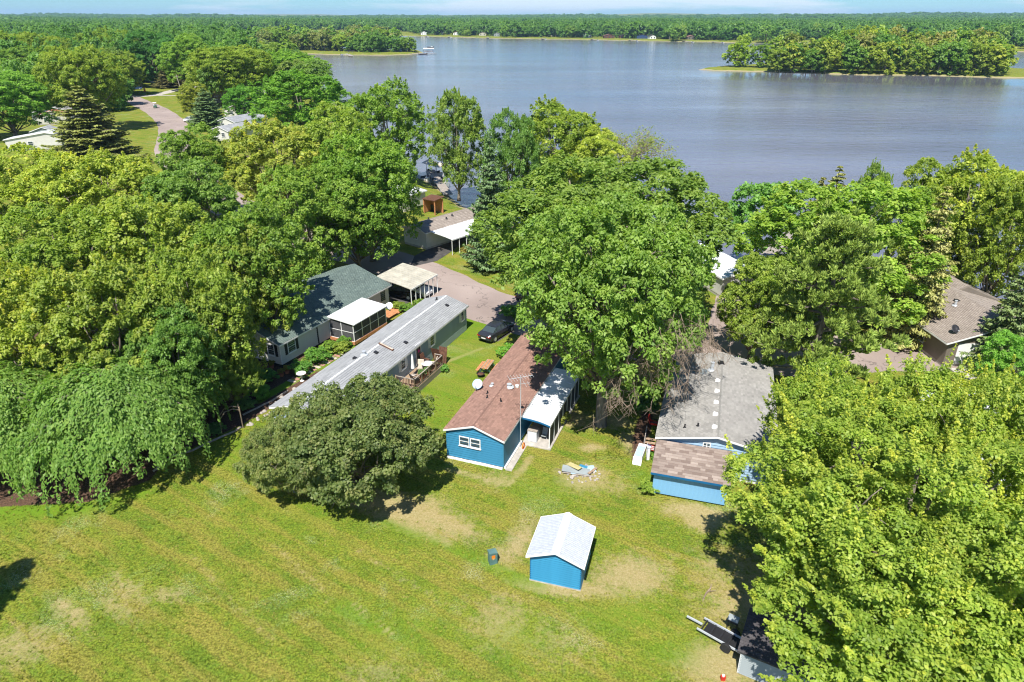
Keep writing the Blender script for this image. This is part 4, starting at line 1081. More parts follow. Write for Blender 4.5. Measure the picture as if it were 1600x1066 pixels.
def shingle_mesh(name, Lu, Lv, tw, tv, mat, seed, keep=None):
    """tabs on a plane: u along eaves 0..Lu, v up the slope 0..Lv; z is out of the plane"""
    rg = np.random.default_rng(seed); nv = int(Lv / tv); tv = Lv / nv
    Q = []; Fr = []
    for j in range(nv):
        off = (j % 2) * tw * .5 + rg.uniform(-.02, .02)
        us = np.arange(-tw + off, Lu, tw); u0 = np.clip(us + .010, 0, Lu); u1 = np.clip(us + tw - .010, 0, Lu); k = u1 - u0 > .04; u0, u1 = u0[k], u1[k]
        n = len(u0); lift = rg.uniform(.022, .036, n); v0 = j * tv - rg.uniform(0, .012, n); v1 = np.full(n, (j + 1) * tv)
        z = np.zeros(n)
        Q.append(np.stack([np.stack([u0, v0, z + lift], 1), np.stack([u1, v0, z + lift], 1), np.stack([u1, v1, z + .004], 1), np.stack([u0, v1, z + .004], 1)], 1))
        Fr.append(np.stack([np.stack([u0, v0, z], 1), np.stack([u1, v0, z], 1), np.stack([u1, v0, z + lift], 1), np.stack([u0, v0, z + lift], 1)], 1))
    Q = np.concatenate(Q); Fr = np.concatenate(Fr); n = len(Q); t = np.clip(rg.normal(.5, .17, n), 0, 1)
    return quads_mesh(name, np.concatenate([Q, Fr]), M[mat], {'tone': np.concatenate([t, t])})

def slope(parent, name, p0, udir, vdir, Lu, Lv, mat, seed, tw=.3, tv=.16, thick=.09, shingles=True, roofmat=None):
    """a roof slope slab whose lower left corner is p0 (parent coords)"""
    u = Vector(udir).normalized(); v = Vector(vdir).normalized(); n = u.cross(v).normalized()
    Mx = Matrix((u, v, n)).transposed().to_4x4(); Mx.translation = Vector(p0)
    b = MB(); b.box(0, 0, -thick, Lu, Lv, 0)
    o = b.build(name, roofmat or M[mat], parent); o.matrix_local = Mx
    at = o.data.attributes.new('tone', 'FLOAT', 'FACE'); at.data.foreach_set('value', [.4] * 6)
    if shingles:
        s = link('shingles', shingle_mesh('shingles', Lu, Lv, tw, tv, mat, seed), o); s['kind'] = 'stuff'; s.location = (0, 0, .001)
    return o, Mx

def window(parent, cx_, y, cz, w_, h_, rz=0, frame='white', cols=1, rows=2, shutters=None, sill=True, name='window'):
    """window lying in the parent's xz plane turned by rz; (cx_, y) is its centre in plan"""
    b = MB(); f = .07; d = .05
    b.box(-w_ / 2, -d, -h_ / 2, -w_ / 2 + f, .0, h_ / 2); b.box(w_ / 2 - f, -d, -h_ / 2, w_ / 2, .0, h_ / 2)
    b.box(-w_ / 2 + f, -d, h_ / 2 - f, w_ / 2 - f, 0, h_ / 2); b.box(-w_ / 2 + f, -d, -h_ / 2, w_ / 2 - f, 0, -h_ / 2 + f)
    for i in range(1, rows): z = -h_ / 2 + h_ * i / rows; b.box(-w_ / 2 + f, -d * .8, z - .022, w_ / 2 - f, -.005, z + .022)
    for i in range(1, cols): x = -w_ / 2 + w_ * i / cols; b.box(x - .03, -d * .9, -h_ / 2 + f, x + .03, -.005, h_ / 2 - f)
    o = b.build(name, M[frame], parent, (cx_, y, cz), rz)
    p = MB(); p.box(-w_ / 2 + f, -.022, -h_ / 2 + f, w_ / 2 - f, -.012, h_ / 2 - f); p.build('pane', M['glass'], o)
    if sill: s = MB(); s.box(-w_ / 2 - .04, -.1, -h_ / 2 - .05, w_ / 2 + .04, 0, -h_ / 2 - .003); s.build('sill', M[frame], o)
    if shutters:
        for sx in (-1, 1):
            s = MB(); x = sx * (w_ / 2 + .2); s.box(x - .16, -.035, -h_ / 2, x + .16, 0, h_ / 2)
            for q in range(7): z = -h_ / 2 + .1 + q * (h_ - .2) / 6.5; s.box(x - .12, -.05, z, x + .12, -.036, z + (h_ - .2) / 9)
            s.build('shutter', M[shutters], o)
    return o

def house(name, label, cat, org, ang, W, L, he, hr, wall, roof, e=.2, oh=.25, oy=.25, sides='FR', z0=.35, found='white', trim='white', ridge=.5, seed=1, tw=.3, tv=.16, cap=True, boards=True, capmat=None, facade=None):
    t = thing(name, label, cat, (org[0], org[1], 0), rad(ang))
    b = MB(); rx = W * ridge
    poly = [(0, 0, z0), (W, 0, z0), (W, 0, he), (rx, 0, hr), (0, 0, he)]
    b.prism([(x, .001, z) for x, y, z in poly][::-1], (0, L, 0)); b.build('wall', M[wall], t)
    fb = MB(); fb.box(.03, .03, -.2, W - .03, L - .03, z0 + .02); fb.build('foundation', M[found], t)
    if boards:
        if 'F' in sides: gable_boards(t, W, he, hr, z0, e, wall, ridge)
        if 'R' in sides: side_boards(t, L, z0, he, e, wall, (W, 0, 0), PI / 2)
        if 'L' in sides: side_boards(t, L, z0, he, e, wall, (0, L, 0), -PI / 2)
        for x in (0, W):
            c = MB(); c.box(x - .05, -.035, z0, x + .05, .02, he - .02); c.build('corner_post', M[trim if facade is None else facade], t)
    tl = (hr - he) / rx; tr = (hr - he) / (W - rx)
    dl = math.hypot(1, tl); dr_ = math.hypot(1, tr)
    k = .10
    so_l, _ = slope(t, 'roof_slope', (-oh, L + oy, he - oh * tl + k), (0, -1, 0), (1, 0, tl), L + 2 * oy, (rx + oh) * dl, roof, seed, tw, tv)
    so_r, _ = slope(t, 'roof_slope', (W + oh, -oy, he - oh * tr + k), (0, 1, 0), (-1, 0, tr), L + 2 * oy, (W - rx + oh) * dr_, roof, seed + 1, tw, tv)
    if cap:
        n = int((L + 2 * oy) / .45); c = MB()
        for i in range(n):
            y = -oy + i * .45; z = hr + k + .015
            c.v += [(rx - .16, y, z - .16 * tl), (rx, y, z + .012), (rx + .16, y, z - .16 * tr), (rx - .16, y + .47, z - .012 - .16 * tl), (rx, y + .47, z), (rx + .16, y + .47, z - .012 - .16 * tr)]
            q = 6 * i; c.f += [(q, q + 1, q + 4, q + 3), (q + 1, q + 2, q + 5, q + 4)]; c.m += [0, 0]
        c.build('ridge_cap', M[capmat or roof], t)
    fa = MB()
    for y in (-oy - .025, L + oy):
        fa.prism([(-oh, y, he - oh * tl - .06), (rx, y, hr - .06), (rx, y, hr + .085), (-oh, y, he - oh * tl + .085)], (0, .024, 0))
        fa.prism([(rx, y, hr - .06), (W + oh, y, he - oh * tr - .06), (W + oh, y, he - oh * tr + .085), (rx, y, hr + .085)], (0, .024, 0))
    fa.build('rake_board', M[trim], t)
    for x, zz in ((-oh - .025, he - oh * tl), (W + oh + .002, he - oh * tr)):
        g = MB(); g.box(x, -oy, zz - .07, x + .024, L + oy, zz + .075); g.build('fascia', M[trim], t)
    return t

def on_roof(t, W, he, hr, x, y, ridge=.5):
    rx = W * ridge
    z = he + (hr - he) * (x / rx if x < rx else (W - x) / (W - rx))
    return z + .11

def vent_pipe(parent, x, y, z, r=.05, h=.3, mat='black', name='vent_pipe'):
    b = MB(); b.lathe([(r * 2.6, -.02), (r * 2.0, .03), (r, .06), (r, h), (r * 1.25, h), (r * 1.25, h + .02)], 10, c=(0, 0)); return b.build(name, M[mat], parent, (x, y, z))
def box_vent(parent, x, y, z, rz=0, s=.3, mat='black', name='roof_vent'):
    b = MB(); b.prism([(-s / 2, -s / 2, 0), (s / 2, -s / 2, 0), (s / 2, -s / 2, s * .28), (-s / 2, -s / 2, s * .5)], (0, s, 0)); b.box(-s * .65, -s * .65, -.01, s * .65, s * .65, .012)
    return b.build(name, M[mat], parent, (x, y, z), rz)

# ------------------------------------------------------------------ blue mobile home
BW, BL, BE, BR = 4.45, 17.5, 2.5, 3.25
blue = house('mobile_home', 'bright blue mobile home with brown shingle roof, double window in its gable', 'mobile home', (-4.82, 42.64), -20, BW, BL, BE, BR, 'blue', 'sh_brown', e=.2, oh=.16, oy=.2, z0=.22, seed=3, tw=.33, tv=.17, facade='blue')
window(blue, 1.42, -.03, 1.75, .82, .8, frame='white', rows=2)
window(blue, 2.30, -.03, 1.75, .82, .8, frame='white', rows=2)
for x, y in ((2.75, 4.0), (1.55, 4.2), (1.25, 5.0)): vent_pipe(blue, x, y, on_roof(blue, BW, BE, BR, x, y), .05, .22, name='vent_pipe')
vent_pipe(blue, 2.6, 6.3, on_roof(blue, BW, BE, BR, 2.6, 6.3), .16, .22, 'galv', 'roof_flue')
vent_pipe(blue, 1.1, 6.4, on_roof(blue, BW, BE, BR, 1.1, 6.4), .1, .2, 'galv', 'roof_flue')
rg = random.Random(4)
for i in range(7):   # flaking white sill stones along the foot of the wall
    b = MB(); b.box(0, -.12, 0, .62, .0, .16 + rg.uniform(-.02, .02)); b.build('foundation_block', M['white'], blue, (i * .635, -.04 - rg.uniform(0, .02), 0))
for i in range(6):
    b = MB(); b.box(0, 0, 0, .14, .6, .15); b.build('foundation_block', M['white'], blue, (BW + .03, .05 + i * .62, 0))
b = MB(); b.box(0, 0, 0, .5, 4.2, .06); b.build('concrete_walk', M['concrete'], blue, (BW + .18, -.1, .005))
# satellite dish
def dish(label, x, y, z, az, s=.42, mat='blueplastic', arm=True):
    t = thing('satellite_dish', label, 'satellite dish', (x, y, z), az)
    p = MB(); p.tube([(0, 0, 0), (0, 0, .3), (.05, 0, .42)], .025, 6); p.box(-.09, -.09, -.02, .09, .09, .01); p.build('mast', M['greywood' if not arm else 'galv'], t)
    d = MB(); d.lathe([(.02, 0), (s * .5, .03), (s, .11), (s * 1.01, .10), (s * .5, .01), (.02, -.02)], 18); o = d.build('reflector', M[mat], t, (.05, 0, .5), smooth=True); o.rotation_euler = (0, rad(48), 0)
    if arm: a = MB(); a.tube([(0, 0, .25), (.45, 0, .2), (.52, 0, .5)], .015, 5); a.box(.48, -.05, .47, .58, .05, .57); a.build('feed_arm', M['galv'], t)
    return t
def world_of(t, x, y, z=0):
    a = t.rotation_euler.z; return (t.location.x + x * math.cos(a) - y * math.sin(a), t.location.y + x * math.sin(a) + y * math.cos(a), z)
p = world_of(blue, .0, 6.05, 2.6); dish('pale blue satellite dish on the left eave of the brown roof', *p, rad(-110))
# antenna mast
def antenna():
    x, y, _ = world_of(blue, 4.72, 3.0); t = thing('antenna', 'tall TV antenna mast with horizontal rods standing at the blue home wall', 'antenna', (x, y, 0), rad(20))
    b = MB(); b.tube([(0, 0, 0), (0, 0, 6.3)], .028, 7); b.build('mast', M['galv'], t)
    b = MB(); b.tube([(-.9, 0, 6.15), (.95, 0, 6.15)], .018, 5); b.build('boom', M['galv'], t)
    for i in range(9):
        r = MB(); l = .55 - .03 * i; r.tube([(-.85 + i * .22, -l, 6.16), (-.85 + i * .22, l, 6.16)], .011, 4); r.build('antenna_rod', M['galv'], t)
    b = MB(); b.tube([(-.1, 0, 5.6), (.75, .1, 5.5)], .016, 5); b.tube([(.3, -.4, 5.52), (.35, .5, 5.55)], .012, 4); b.tube([(.6, -.3, 5.5), (.65, .4, 5.5)], .012, 4); b.build('lower_rods', M['galv'], t)
    b = MB(); b.lathe([(.02, 5.35), (.14, 5.4), (.15, 5.55), (.02, 5.6)], 10, c=(-.28, 0)); b.build('rotor', M['white'], t)
    b = MB(); b.tube([(-.28, 0, 5.45), (0, 0, 5.45)], .02, 5); b.tube([(0, 0, 2.75), (-.35, 0, 2.6)], .02, 5); b.build('bracket', M['black'], t)
antenna()
# ---- awning with slab and posts beside it
def awning(label, org, ang, W, L, hi, lo, nposts, curve=.0, mat='whitemetal', name='awning', rail='white', left_posts=False, cat='awning', npan=None):
    t = thing(name, label, cat, org, rad(ang)); seg = 8
    npan = npan or max(2, int(L / .9)); pl = L / npan
    def z(u): return hi + (lo - hi) * u - curve * (u ** 3) + curve * .25 * math.sin(u * PI)
    for i in range(npan):
        b = MB()
        for k in range(seg):
            u0, u1 = k / seg, (k + 1) / seg; y0, y1 = i * pl + .006, (i + 1) * pl - .006
            for (ya, yb, dz) in ((y0, y0 + .05, .03), (y0 + .05, y1, 0)):
                b.prism([(u0 * W, ya, z(u0) + dz), (u1 * W, ya, z(u1) + dz), (u1 * W, ya, z(u1) - .05), (u0 * W, ya, z(u0) - .05)], (0, yb - ya, 0))
        b.build('roof_panel', M[mat], t)
    for i in range(nposts):
        y = .08 + i * (L - .16) / (nposts - 1); b = MB(); b.box(W - .1, y - .035, 0, W - .03, y + .035, z(.97) - .05); b.build('post', M[rail], t)
        if left_posts: b = MB(); b.box(.03, y - .035, 0, .1, y + .035, z(.03) - .05); b.build('post', M[rail], t)
    b = MB(); b.box(W - .02, 0, z(1) - .16, W + .02, L, z(1) + .01); b.build('gutter', M[rail], t)
    return t, z
p = world_of(blue, 4.66, 3.55)
aw, az_ = awning('white curved patio awning on posts along the blue home, leaves lying on it', (p[0], p[1], 0), -20, 2.25, 8.6, 2.42, 2.25, 8, .14, name='patio_awning')
b = MB()
for k in range(8):
    u0, u1 = k / 8, (k + 1) / 8; b.prism([(u0 * 2.25, -.03, az_(u0) - .02), (u1 * 2.25, -.03, az_(u1) - .02), (u1 * 2.25, -.03, az_(u1) - .16), (u0 * 2.25, -.03, az_(u0) - .16)], (0, .025, 0))
b.build('blue_valance', M['trimblue'], aw)
for i in range(7):
    y0 = .08 + i * (8.44) / 7; b = MB(); b.box(2.17, y0 + .06, .08, 2.18, y0 + 8.44 / 7 - .06, 2.05); b.build('screen_panel', M['screen'], aw)
b = MB(); b.box(-.05, -.15, 0, 2.35, 8.7, .09); b.build('patio_slab', M['concrete'], aw)
x, y, _ = world_of(blue, 5.35, 4.25); t = thing('patio_cabinet', 'grey and white box under the front of the white awning', 'cabinet', (x, y, .09), rad(-20))
b = MB(); b.box(-.38, -.32, 0, .38, .32, .95); b.build('body', M['galv'], t); b = MB(); b.box(-.4, -.34, .952, .4, .34, 1.0); b.build('lid', M['greywood'], t)
b = MB(); b.box(-.32, -.345, .08, .32, -.322, .86); b.build('door', M['white'], t)
x, y, _ = world_of(blue, 6.1, 4.7); t = thing('garden_chair', 'folded garden chair leaning beside the box under the awning', 'chair', (x, y, .09), rad(-20))
for s in (-.2, .2):
    b = MB(); b.tube([(s, -.1, 0), (s, .35, .9)], .015, 5); b.build('frame', M['galv'], t)
b = MB(); b.prism([(-.2, .05, .35), (.2, .05, .35), (.2, .3, .85), (-.2, .3, .85)], (0, .02, .0)); b.build('backrest', M['greysiding'], t)
b = MB(); b.box(-.2, -.25, .33, .2, .07, .35); b.build('seat', M['greysiding'], t)
x, y, _ = world_of(blue, 4.95, 2.9); t = thing('garden_hose', 'orange hose coil hung at the foot of the blue wall', 'hose', (x, y, .0), rad(-20))
for q in range(3):
    b = MB(); b.tube([(.02 + q * .03, .22 * math.cos(a), .32 + .24 * math.sin(a)) for a in [i * PI / 7 for i in range(15)]], .02, 5); b.build('coil', M['orange'], t)

# ------------------------------------------------------------------ blue shed
sx0, sy0 = (1.09, 30.24)
shed = thing('garden_shed', 'small blue shed with ribbed white metal roof alone on the lawn', 'shed', (sx0, sy0, 0), rad(-16.5))
SW, SL, SE, SR = 2.95, 3.05, 2.0, 2.6
b = MB(); b.prism([(0, .001, .1), (0, .001, SE), (SW / 2, .001, SR), (SW, .001, SE), (SW, .001, .1)], (0, SL, 0)); b.build('wall', M['shedblue'], shed)
gable_boards(shed, SW, SE, SR, .1, .16, 'shedblue'); side_boards(shed, SL, .1, SE, .16, 'shedblue', (SW, 0, 0), PI / 2)
for x in (0, SW): b = MB(); b.box(x - .04, -.035, .08, x + .04, .01, SE); b.build('corner_post', M['trimblue'], shed)
b = MB(); b.box(-.06, -.06, 0, SW + .06, SL + .06, .1); b.build('base', M['concrete'], shed)
oh = .22; tl = (SR - SE) / (SW / 2); dl = math.hypot(1, tl)
for side in (0, 1):
    npn = 4; pl = (SL + .5) / npn
    for i in range(npn):
        b = MB(); y0 = -.25 + i * pl; nr_ = 6
        for q in range(nr_):
            ya = y0 + q * pl / nr_; yb = y0 + (q + 1) * pl / nr_; w3 = (yb - ya)
            for (a_, c_, dz) in ((ya, ya + w3 * .3, .05), (ya + w3 * .3, yb, 0)):
                if side == 0: P4 = [(-oh, a_, SE - oh * tl + .07 + dz), (SW / 2, a_, SR + .07 + dz), (SW / 2, a_, SR + .04), (-oh, a_, SE - oh * tl + .04)]
                else: P4 = [(SW / 2, a_, SR + .07 + dz), (SW + oh, a_, SE - oh * tl + .07 + dz), (SW + oh, a_, SE - oh * tl + .04), (SW / 2, a_, SR + .04)]
                b.prism(P4, (0, c_ - a_, 0))
        b.build('roof_panel', M['galv'], shed)
b = MB()
b.prism([(SW / 2 - .24, -.28, SR + .112 - .24 * tl), (SW / 2, -.28, SR + .13), (SW / 2, -.28, SR + .115), (SW / 2 - .24, -.28, SR + .095 - .24 * tl)], (0, SL + .56, 0))
b.prism([(SW / 2, -.28, SR + .13), (SW / 2 + .24, -.28, SR + .112 - .24 * tl), (SW / 2 + .24, -.28, SR + .095 - .24 * tl), (SW / 2, -.28, SR + .115)], (0, SL + .56, 0))
b.build('ridge_cap', M['white'], shed)
for y in (-.275, SL + .25):
    b = MB(); b.prism([(-oh - .02, y, SE - oh * tl - .05), (SW / 2, y, SR - .05), (SW / 2, y, SR + .085), (-oh - .02, y, SE - oh * tl + .085)], (0, .022, 0))
    b.prism([(SW / 2, y, SR - .05), (SW + oh + .02, y, SE - oh * tl - .05), (SW + oh + .02, y, SE - oh * tl + .085), (SW / 2, y, SR + .085)], (0, .022, 0)); b.build('rake_board', M['white'], shed)
for x in (-oh - .03, SW + oh + .004):
    b = MB(); b.box(x, -.25, SE - oh * tl - .05, x + .025, SL + .25, SE - oh * tl + .09); b.build('fascia', M['white'], shed)

# ------------------------------------------------------------------ grey roofed pale blue home with lean-to
GW, GL, GE, GR_ = 8.0, 13.0, 2.75, 3.55
grey = house('mobile_home', 'double-wide pale blue home with weathered grey shingle roof and mottled lean-to', 'mobile home', (10.38, 39.96), -17, GW, GL, GE, GR_, 'paleblue', 'sh_grey', e=.22, oh=.2, oy=.35, sides='FL', z0=.3, seed=9, tw=.33, tv=.17, boards=True)
grey.location = (10.55, 41.35, 0)
window(grey, 3.35, -.03, 2.55, .55, .62, cols=2, rows=2)
for i in range(5): box_vent(grey, 3.75, .9 + i * 1.78, on_roof(grey, GW, GE, GR_, 3.75, 0), 0, .32, 'white')
vent_pipe(grey, 1.7, .9, on_roof(grey, GW, GE, GR_, 1.7, 0), .05, .25); vent_pipe(grey, 2.6, 1.1, on_roof(grey, GW, GE, GR_, 2.6, 0), .06, .2)
vent_pipe(grey, 3.2, 10, on_roof(grey, GW, GE, GR_, 3.2, 0), .14, .7, 'galv', 'roof_flue'); box_vent(grey, 2.6, 9.6, on_roof(grey, GW, GE, GR_, 2.6, 0), .2, .5, 'greysiding'); box_vent(grey, 3.9, 11.2, on_roof(grey, GW, GE, GR_, 3.9, 0), .2, .4, 'black')
# lean-to
AX0, AX1, AY, AZ0, AZ1 = .1, 4.95, -3.3, 2.0, 2.62
b = MB(); b.prism([(AX0, -.36, .15), (AX0, AY + .1, .15), (AX0, AY + .1, AZ0 - .05), (AX0, -.36, AZ1 - .06)], (AX1 - AX0, 0, 0)); b.build('lean_to_wall', M['lightblue'], grey)
n = 16
for i in range(n):
    x = AX0 + i * (AX1 - AX0) / n; bb = MB(); bb.box(.012, -.02, .15, (AX1 - AX0) / n - .012, 0, AZ0 - .08); bb.build('wall_plank', M['lightblue'], grey, (x, AY + .1, 0)) if i == 0 else None
wp = [c for c in grey.children if c.name.startswith('wall_plank')][0]
for i in range(1, n):
    c = wp.copy(); C.objects.link(c); c.parent = grey; c.location.x = AX0 + i * (AX1 - AX0) / n
sv = (AZ1 - AZ0); run = -.37 - AY + .3
lt, Mx = slope(grey, 'lean_to_roof', (AX0 - .2, AY - .22, AZ0 - .02), (1, 0, 0), (0, run, sv), AX1 - AX0 + .35, math.hypot(run, sv), 'sh_mix', 4, shingles=False)
rgs = random.Random(12); LU, LV = AX1 - AX0 + .35, math.hypot(run, sv); ncs = 14
tabm = {}
for j in range(ncs):
    u = -rgs.uniform(0, .5)
    while u < LU - .05:
        wdt = rgs.choice((.33, .5, .66)); u0, u1 = max(u, 0), min(u + wdt, LU)
        if u1 - u0 > .08:
            tone = rgs.choice((.05, .2, .35, .5, .6, .8, 1)); kk = (round(u1 - u0, 2), tone); hv = LV / ncs
            if kk not in tabm:
                mm = MB(); ww = kk[0] - .012; lf = .018 + tone * .008
                mm.v = [(0, 0, 0), (ww, 0, 0), (ww, 0, lf), (0, 0, lf), (ww, hv, .004), (0, hv, .004)]; mm.f = [(0, 1, 2, 3), (3, 2, 4, 5)]; mm.m = [0, 0]
                me = mm.mesh('shingle', M['sh_mix']); a_ = me.attributes.new('tone', 'FLOAT', 'FACE'); a_.data.foreach_set('value', [tone, tone]); tabm[kk] = me
            link('shingle', tabm[kk], lt, (u0 + .006, j * hv, .001))
        u += wdt
b = MB(); b.box(AX0 - .2, AY - .245, AZ0 - .16, AX1 + .15, AY - .222, AZ0 - .005); b.build('fascia', M['trimblue'], grey)

# ------------------------------------------------------------------ long grey-blue trailer
TW_, TL, TE, TR_ = 4.7, 24.0, 2.65, 3.35
tr = house('mobile_home', 'long grey-blue mobile home with light grey shingle roof and side deck', 'mobile home', (-18.5, 45.5), -23, TW_, TL, TE, TR_, 'greyblue', 'sh_light', e=.24, oh=.2, oy=.2, sides='FR', z0=.75, found='greyblue', seed=15, tw=1.0, tv=.2, capmat='whitemetal')
for y, w_ in ((7.0, .9), (11.3, .95), (16.6, 1.0), (23.0, .75)): window(tr, TW_ + .03, y, 1.95, w_ * .8, 1.05, PI / 2, shutters='white', rows=2)
b = MB(); b.box(-.5, -.04, 0, .5, .01, 2.05); o = b.build('door', M['white'], tr, (TW_ + .03, 14.0, .72), PI / 2)
q = MB(); q.box(-.36, -.052, .15, .36, -.042, 1.9); q.build('door_glass', M['glass'], o); q = MB(); q.lathe([(.01, 0), (.14, .02), (.14, .05), (.01, .07)], 10); w_ = q.build('door_wreath', M['pink'], o, (0, -.05, 1.3)); w_.rotation_euler = (rad(90), 0, 0)
for x, y in ((2.9, 10.0), (3.9, 13.3), (1.9, 8.3), (3.4, 22.3)): box_vent(tr, x, y, on_roof(tr, TW_, TE, TR_, x, 0), 0, .3, 'darkmetal')
vent_pipe(tr, 2.3, 9.1, on_roof(tr, TW_, TE, TR_, 2.3, 0), .14, .3, 'galv', 'roof_flue'); vent_pipe(tr, 1.9, 22.9, on_roof(tr, TW_, TE, TR_, 1.9, 0), .08, .25)
z = on_roof(tr, TW_, TE, TR_, 3.0, 0); b = MB(); b.box(-.75, -.13, 0, .75, .13, .1); o = b.build('skylight_frame', M['brownwood'], tr, (3.05, 11.4, z)); o.rotation_euler = (0, math.atan((TR_ - TE) / (TW_ / 2)), 0)
q = MB(); q.box(-.68, -.08, .102, .68, .08, .12); q.build('skylight_pane', M['fabric'], o)
b = MB(); b.box(TW_ - .02, .1, .02, TW_ + .06, TL - .1, .72); b.build('skirt', M['whitewall'] if False else M['greyblue'], tr)
# deck
def deck():
    x, y, _ = world_of(tr, TW_ + .12, 9.7); t = thing('wooden_deck', 'wooden deck with railings on the side of the grey-blue home', 'deck', (x, y, 0), rad(-23)); D, Ld, h = 2.0, 5.2, .62
    for i in range(35):
        yy = i * Ld / 35
        if i == 0: b = MB(); b.box(0, .008, h - .035, D, Ld / 35 - .008, h); pl = b.build('deck_board', M['wood'], t)
        else: c = pl.copy(); C.objects.link(c); c.parent = t; c.location.y = yy
    for i in range(int(Ld / .2)):
        b = MB(); b.box(D - .03, .01, .02, D, .19, h - .04)
        if i == 0: sk = b.build('skirt_plank', M['greywood'], t)
        else: c = sk.copy(); C.objects.link(c); c.parent = t; c.location.y = i * .2
    for i in range(10):
        b = MB(); b.box(i * .2 + .005, 0, .02, i * .2 + .195, .03, h - .04); b.build('skirt_plank', M['greywood'], t)
    def rail(a, b_, n):
        a, b_ = Vector(a), Vector(b_); m = MB(); m.beam(a + Vector((0, 0, .95)), b_ + Vector((0, 0, .95)), .1, .04); m.build('handrail', M['greywood'], t)
        m = MB(); m.beam(a + Vector((0, 0, .12)), b_ + Vector((0, 0, .12)), .04, .07); m.build('lower_rail', M['greywood'], t)
        for i in range(n + 1):
            p = a.lerp(b_, i / n); m = MB()
            if i % 8 == 0 or i == n: m.box(p.x - .05, p.y - .05, h - .5, p.x + .05, p.y + .05, h + 1.0); m.build('rail_post', M['wood'], t)
            else: m.box(p.x - .018, p.y - .018, h + .1, p.x + .018, p.y + .018, h + .94); m.build('baluster', M['brownwood'], t)
    rail((0.1, .06, h), (D - .06, .06, h), 12); rail((D - .06, .06, h), (D - .06, Ld - .06, h), 32); rail((D - .06, Ld - .06, h), (1.2, Ld - .06, h), 6)
    return t
dk = deck()
def chair(label, x, y, z, rz, mat='fabric'):
    t = thing('patio_chair', label, 'chair', (x, y, z), rz)
    b = MB(); b.box(-.28, -.28, .38, .28, .28, .48); b.build('seat', M[mat], t); b = MB(); b.prism([(-.28, .26, .45), (.28, .26, .45), (.28, .42, 1.0), (-.28, .42, 1.0)], (0, .08, .02)); b.build('backrest', M[mat], t)
    for sx in (-.26, .26):
        for sy in (-.26, .26): b = MB(); b.tube([(sx, sy, 0), (sx, sy, .4)], .02, 4); b.build('leg', M['darkmetal'], t)
        b = MB(); b.box(sx - .03, -.28, .6, sx + .03, .3, .64); b.build('armrest', M['darkmetal'], t)
for (lx, ly, rr, lb, mt) in ((.75, 3.1, .3, 'beige patio chair in the middle of the wooden deck', 'fabric'), (1.35, 4.3, -1.2, 'beige patio chair in the far corner of the wooden deck', 'fabric'), (.5, 4.6, 1.5, 'brown patio chair by the house wall at the far end of the deck', 'brownwood'), (1.5, 1.0, 2.6, 'dark patio chair at the near corner of the deck', 'darkmetal')):
    x, y, _ = world_of(dk, lx, ly); chair(lb, x, y, .62, rr - .4, mt)
x, y, _ = world_of(dk, 1.2, 3.6); t = thing('patio_table', 'small round white table between the beige chairs on the deck', 'table', (x, y, .62))
b = MB(); b.lathe([(.02, .68), (.5, .68), (.5, .71), (.02, .71)], 18); b.build('tabletop', M['white'], t); b = MB(); b.lathe([(.2, 0), (.05, .04), (.04, .67)], 8); b.build('pedestal', M['white'], t)
x, y, _ = world_of(dk, .55, 2.2); t = thing('patio_umbrella', 'folded white parasol standing on the wooden deck', 'parasol', (x, y, .62))
b = MB(); b.tube([(0, 0, 0), (0, 0, 2.2)], .02, 6); b.build('pole', M['greywood'], t); b = MB(); b.lathe([(.18, .75), (.13, 1.2), (.1, 1.8), (.02, 2.2)], 8); b.build('canopy', M['white'], t); b = MB(); b.lathe([(.25, 0), (.25, .06), (.04, .1)], 10); b.build('base', M['stone'], t)
def pot(label, x, y, z, k=0, c=(1, 1, 1), s=.3, potm='terracotta', fl=None):
    t = thing('potted_plant', label, 'potted plant', (x, y, z)); b = MB(); b.lathe([(s * .6, 0), (s * .8, s), (s * .85, s), (s * .7, s * .9)], 10); b.build('pot', M[potm], t)
    link('leaves', BUSH[k % 2], t, (0, 0, s * .9), k, scale=(s * 1.1,) * 3, color=c)
x, y, _ = world_of(dk, 1.6, 2.0); pot('grey-green potted plant on the deck rail side', x, y, .62, 1, (1, 1, 1.6), .35)
x, y, _ = world_of(dk, 1.65, 2.9); pot('leafy potted plant by the middle of the deck railing', x, y, .62, 2, (.8, .9, 1.2), .3)
# brown panels leaning at the wall
x, y, _ = world_of(tr, TW_ + .75, 15.9); t = thing('trellis_panels', 'two dark brown wooden panels leaning together past the deck', 'wooden panel', (x, y, 0), rad(-23))
for q in range(2):
    for i in range(4): b = MB(); b.prism([(i * .22 - .4, 0, .02), (i * .22 - .2, 0, .02), (i * .22 - .25, -.45 + q * .9, 1.55), (i * .22 - .45, -.45 + q * .9, 1.55)], (0, .03, 0)); b.build('panel_board', M['brownwood'], t, (q * .55, .35 - q * .2, 0))
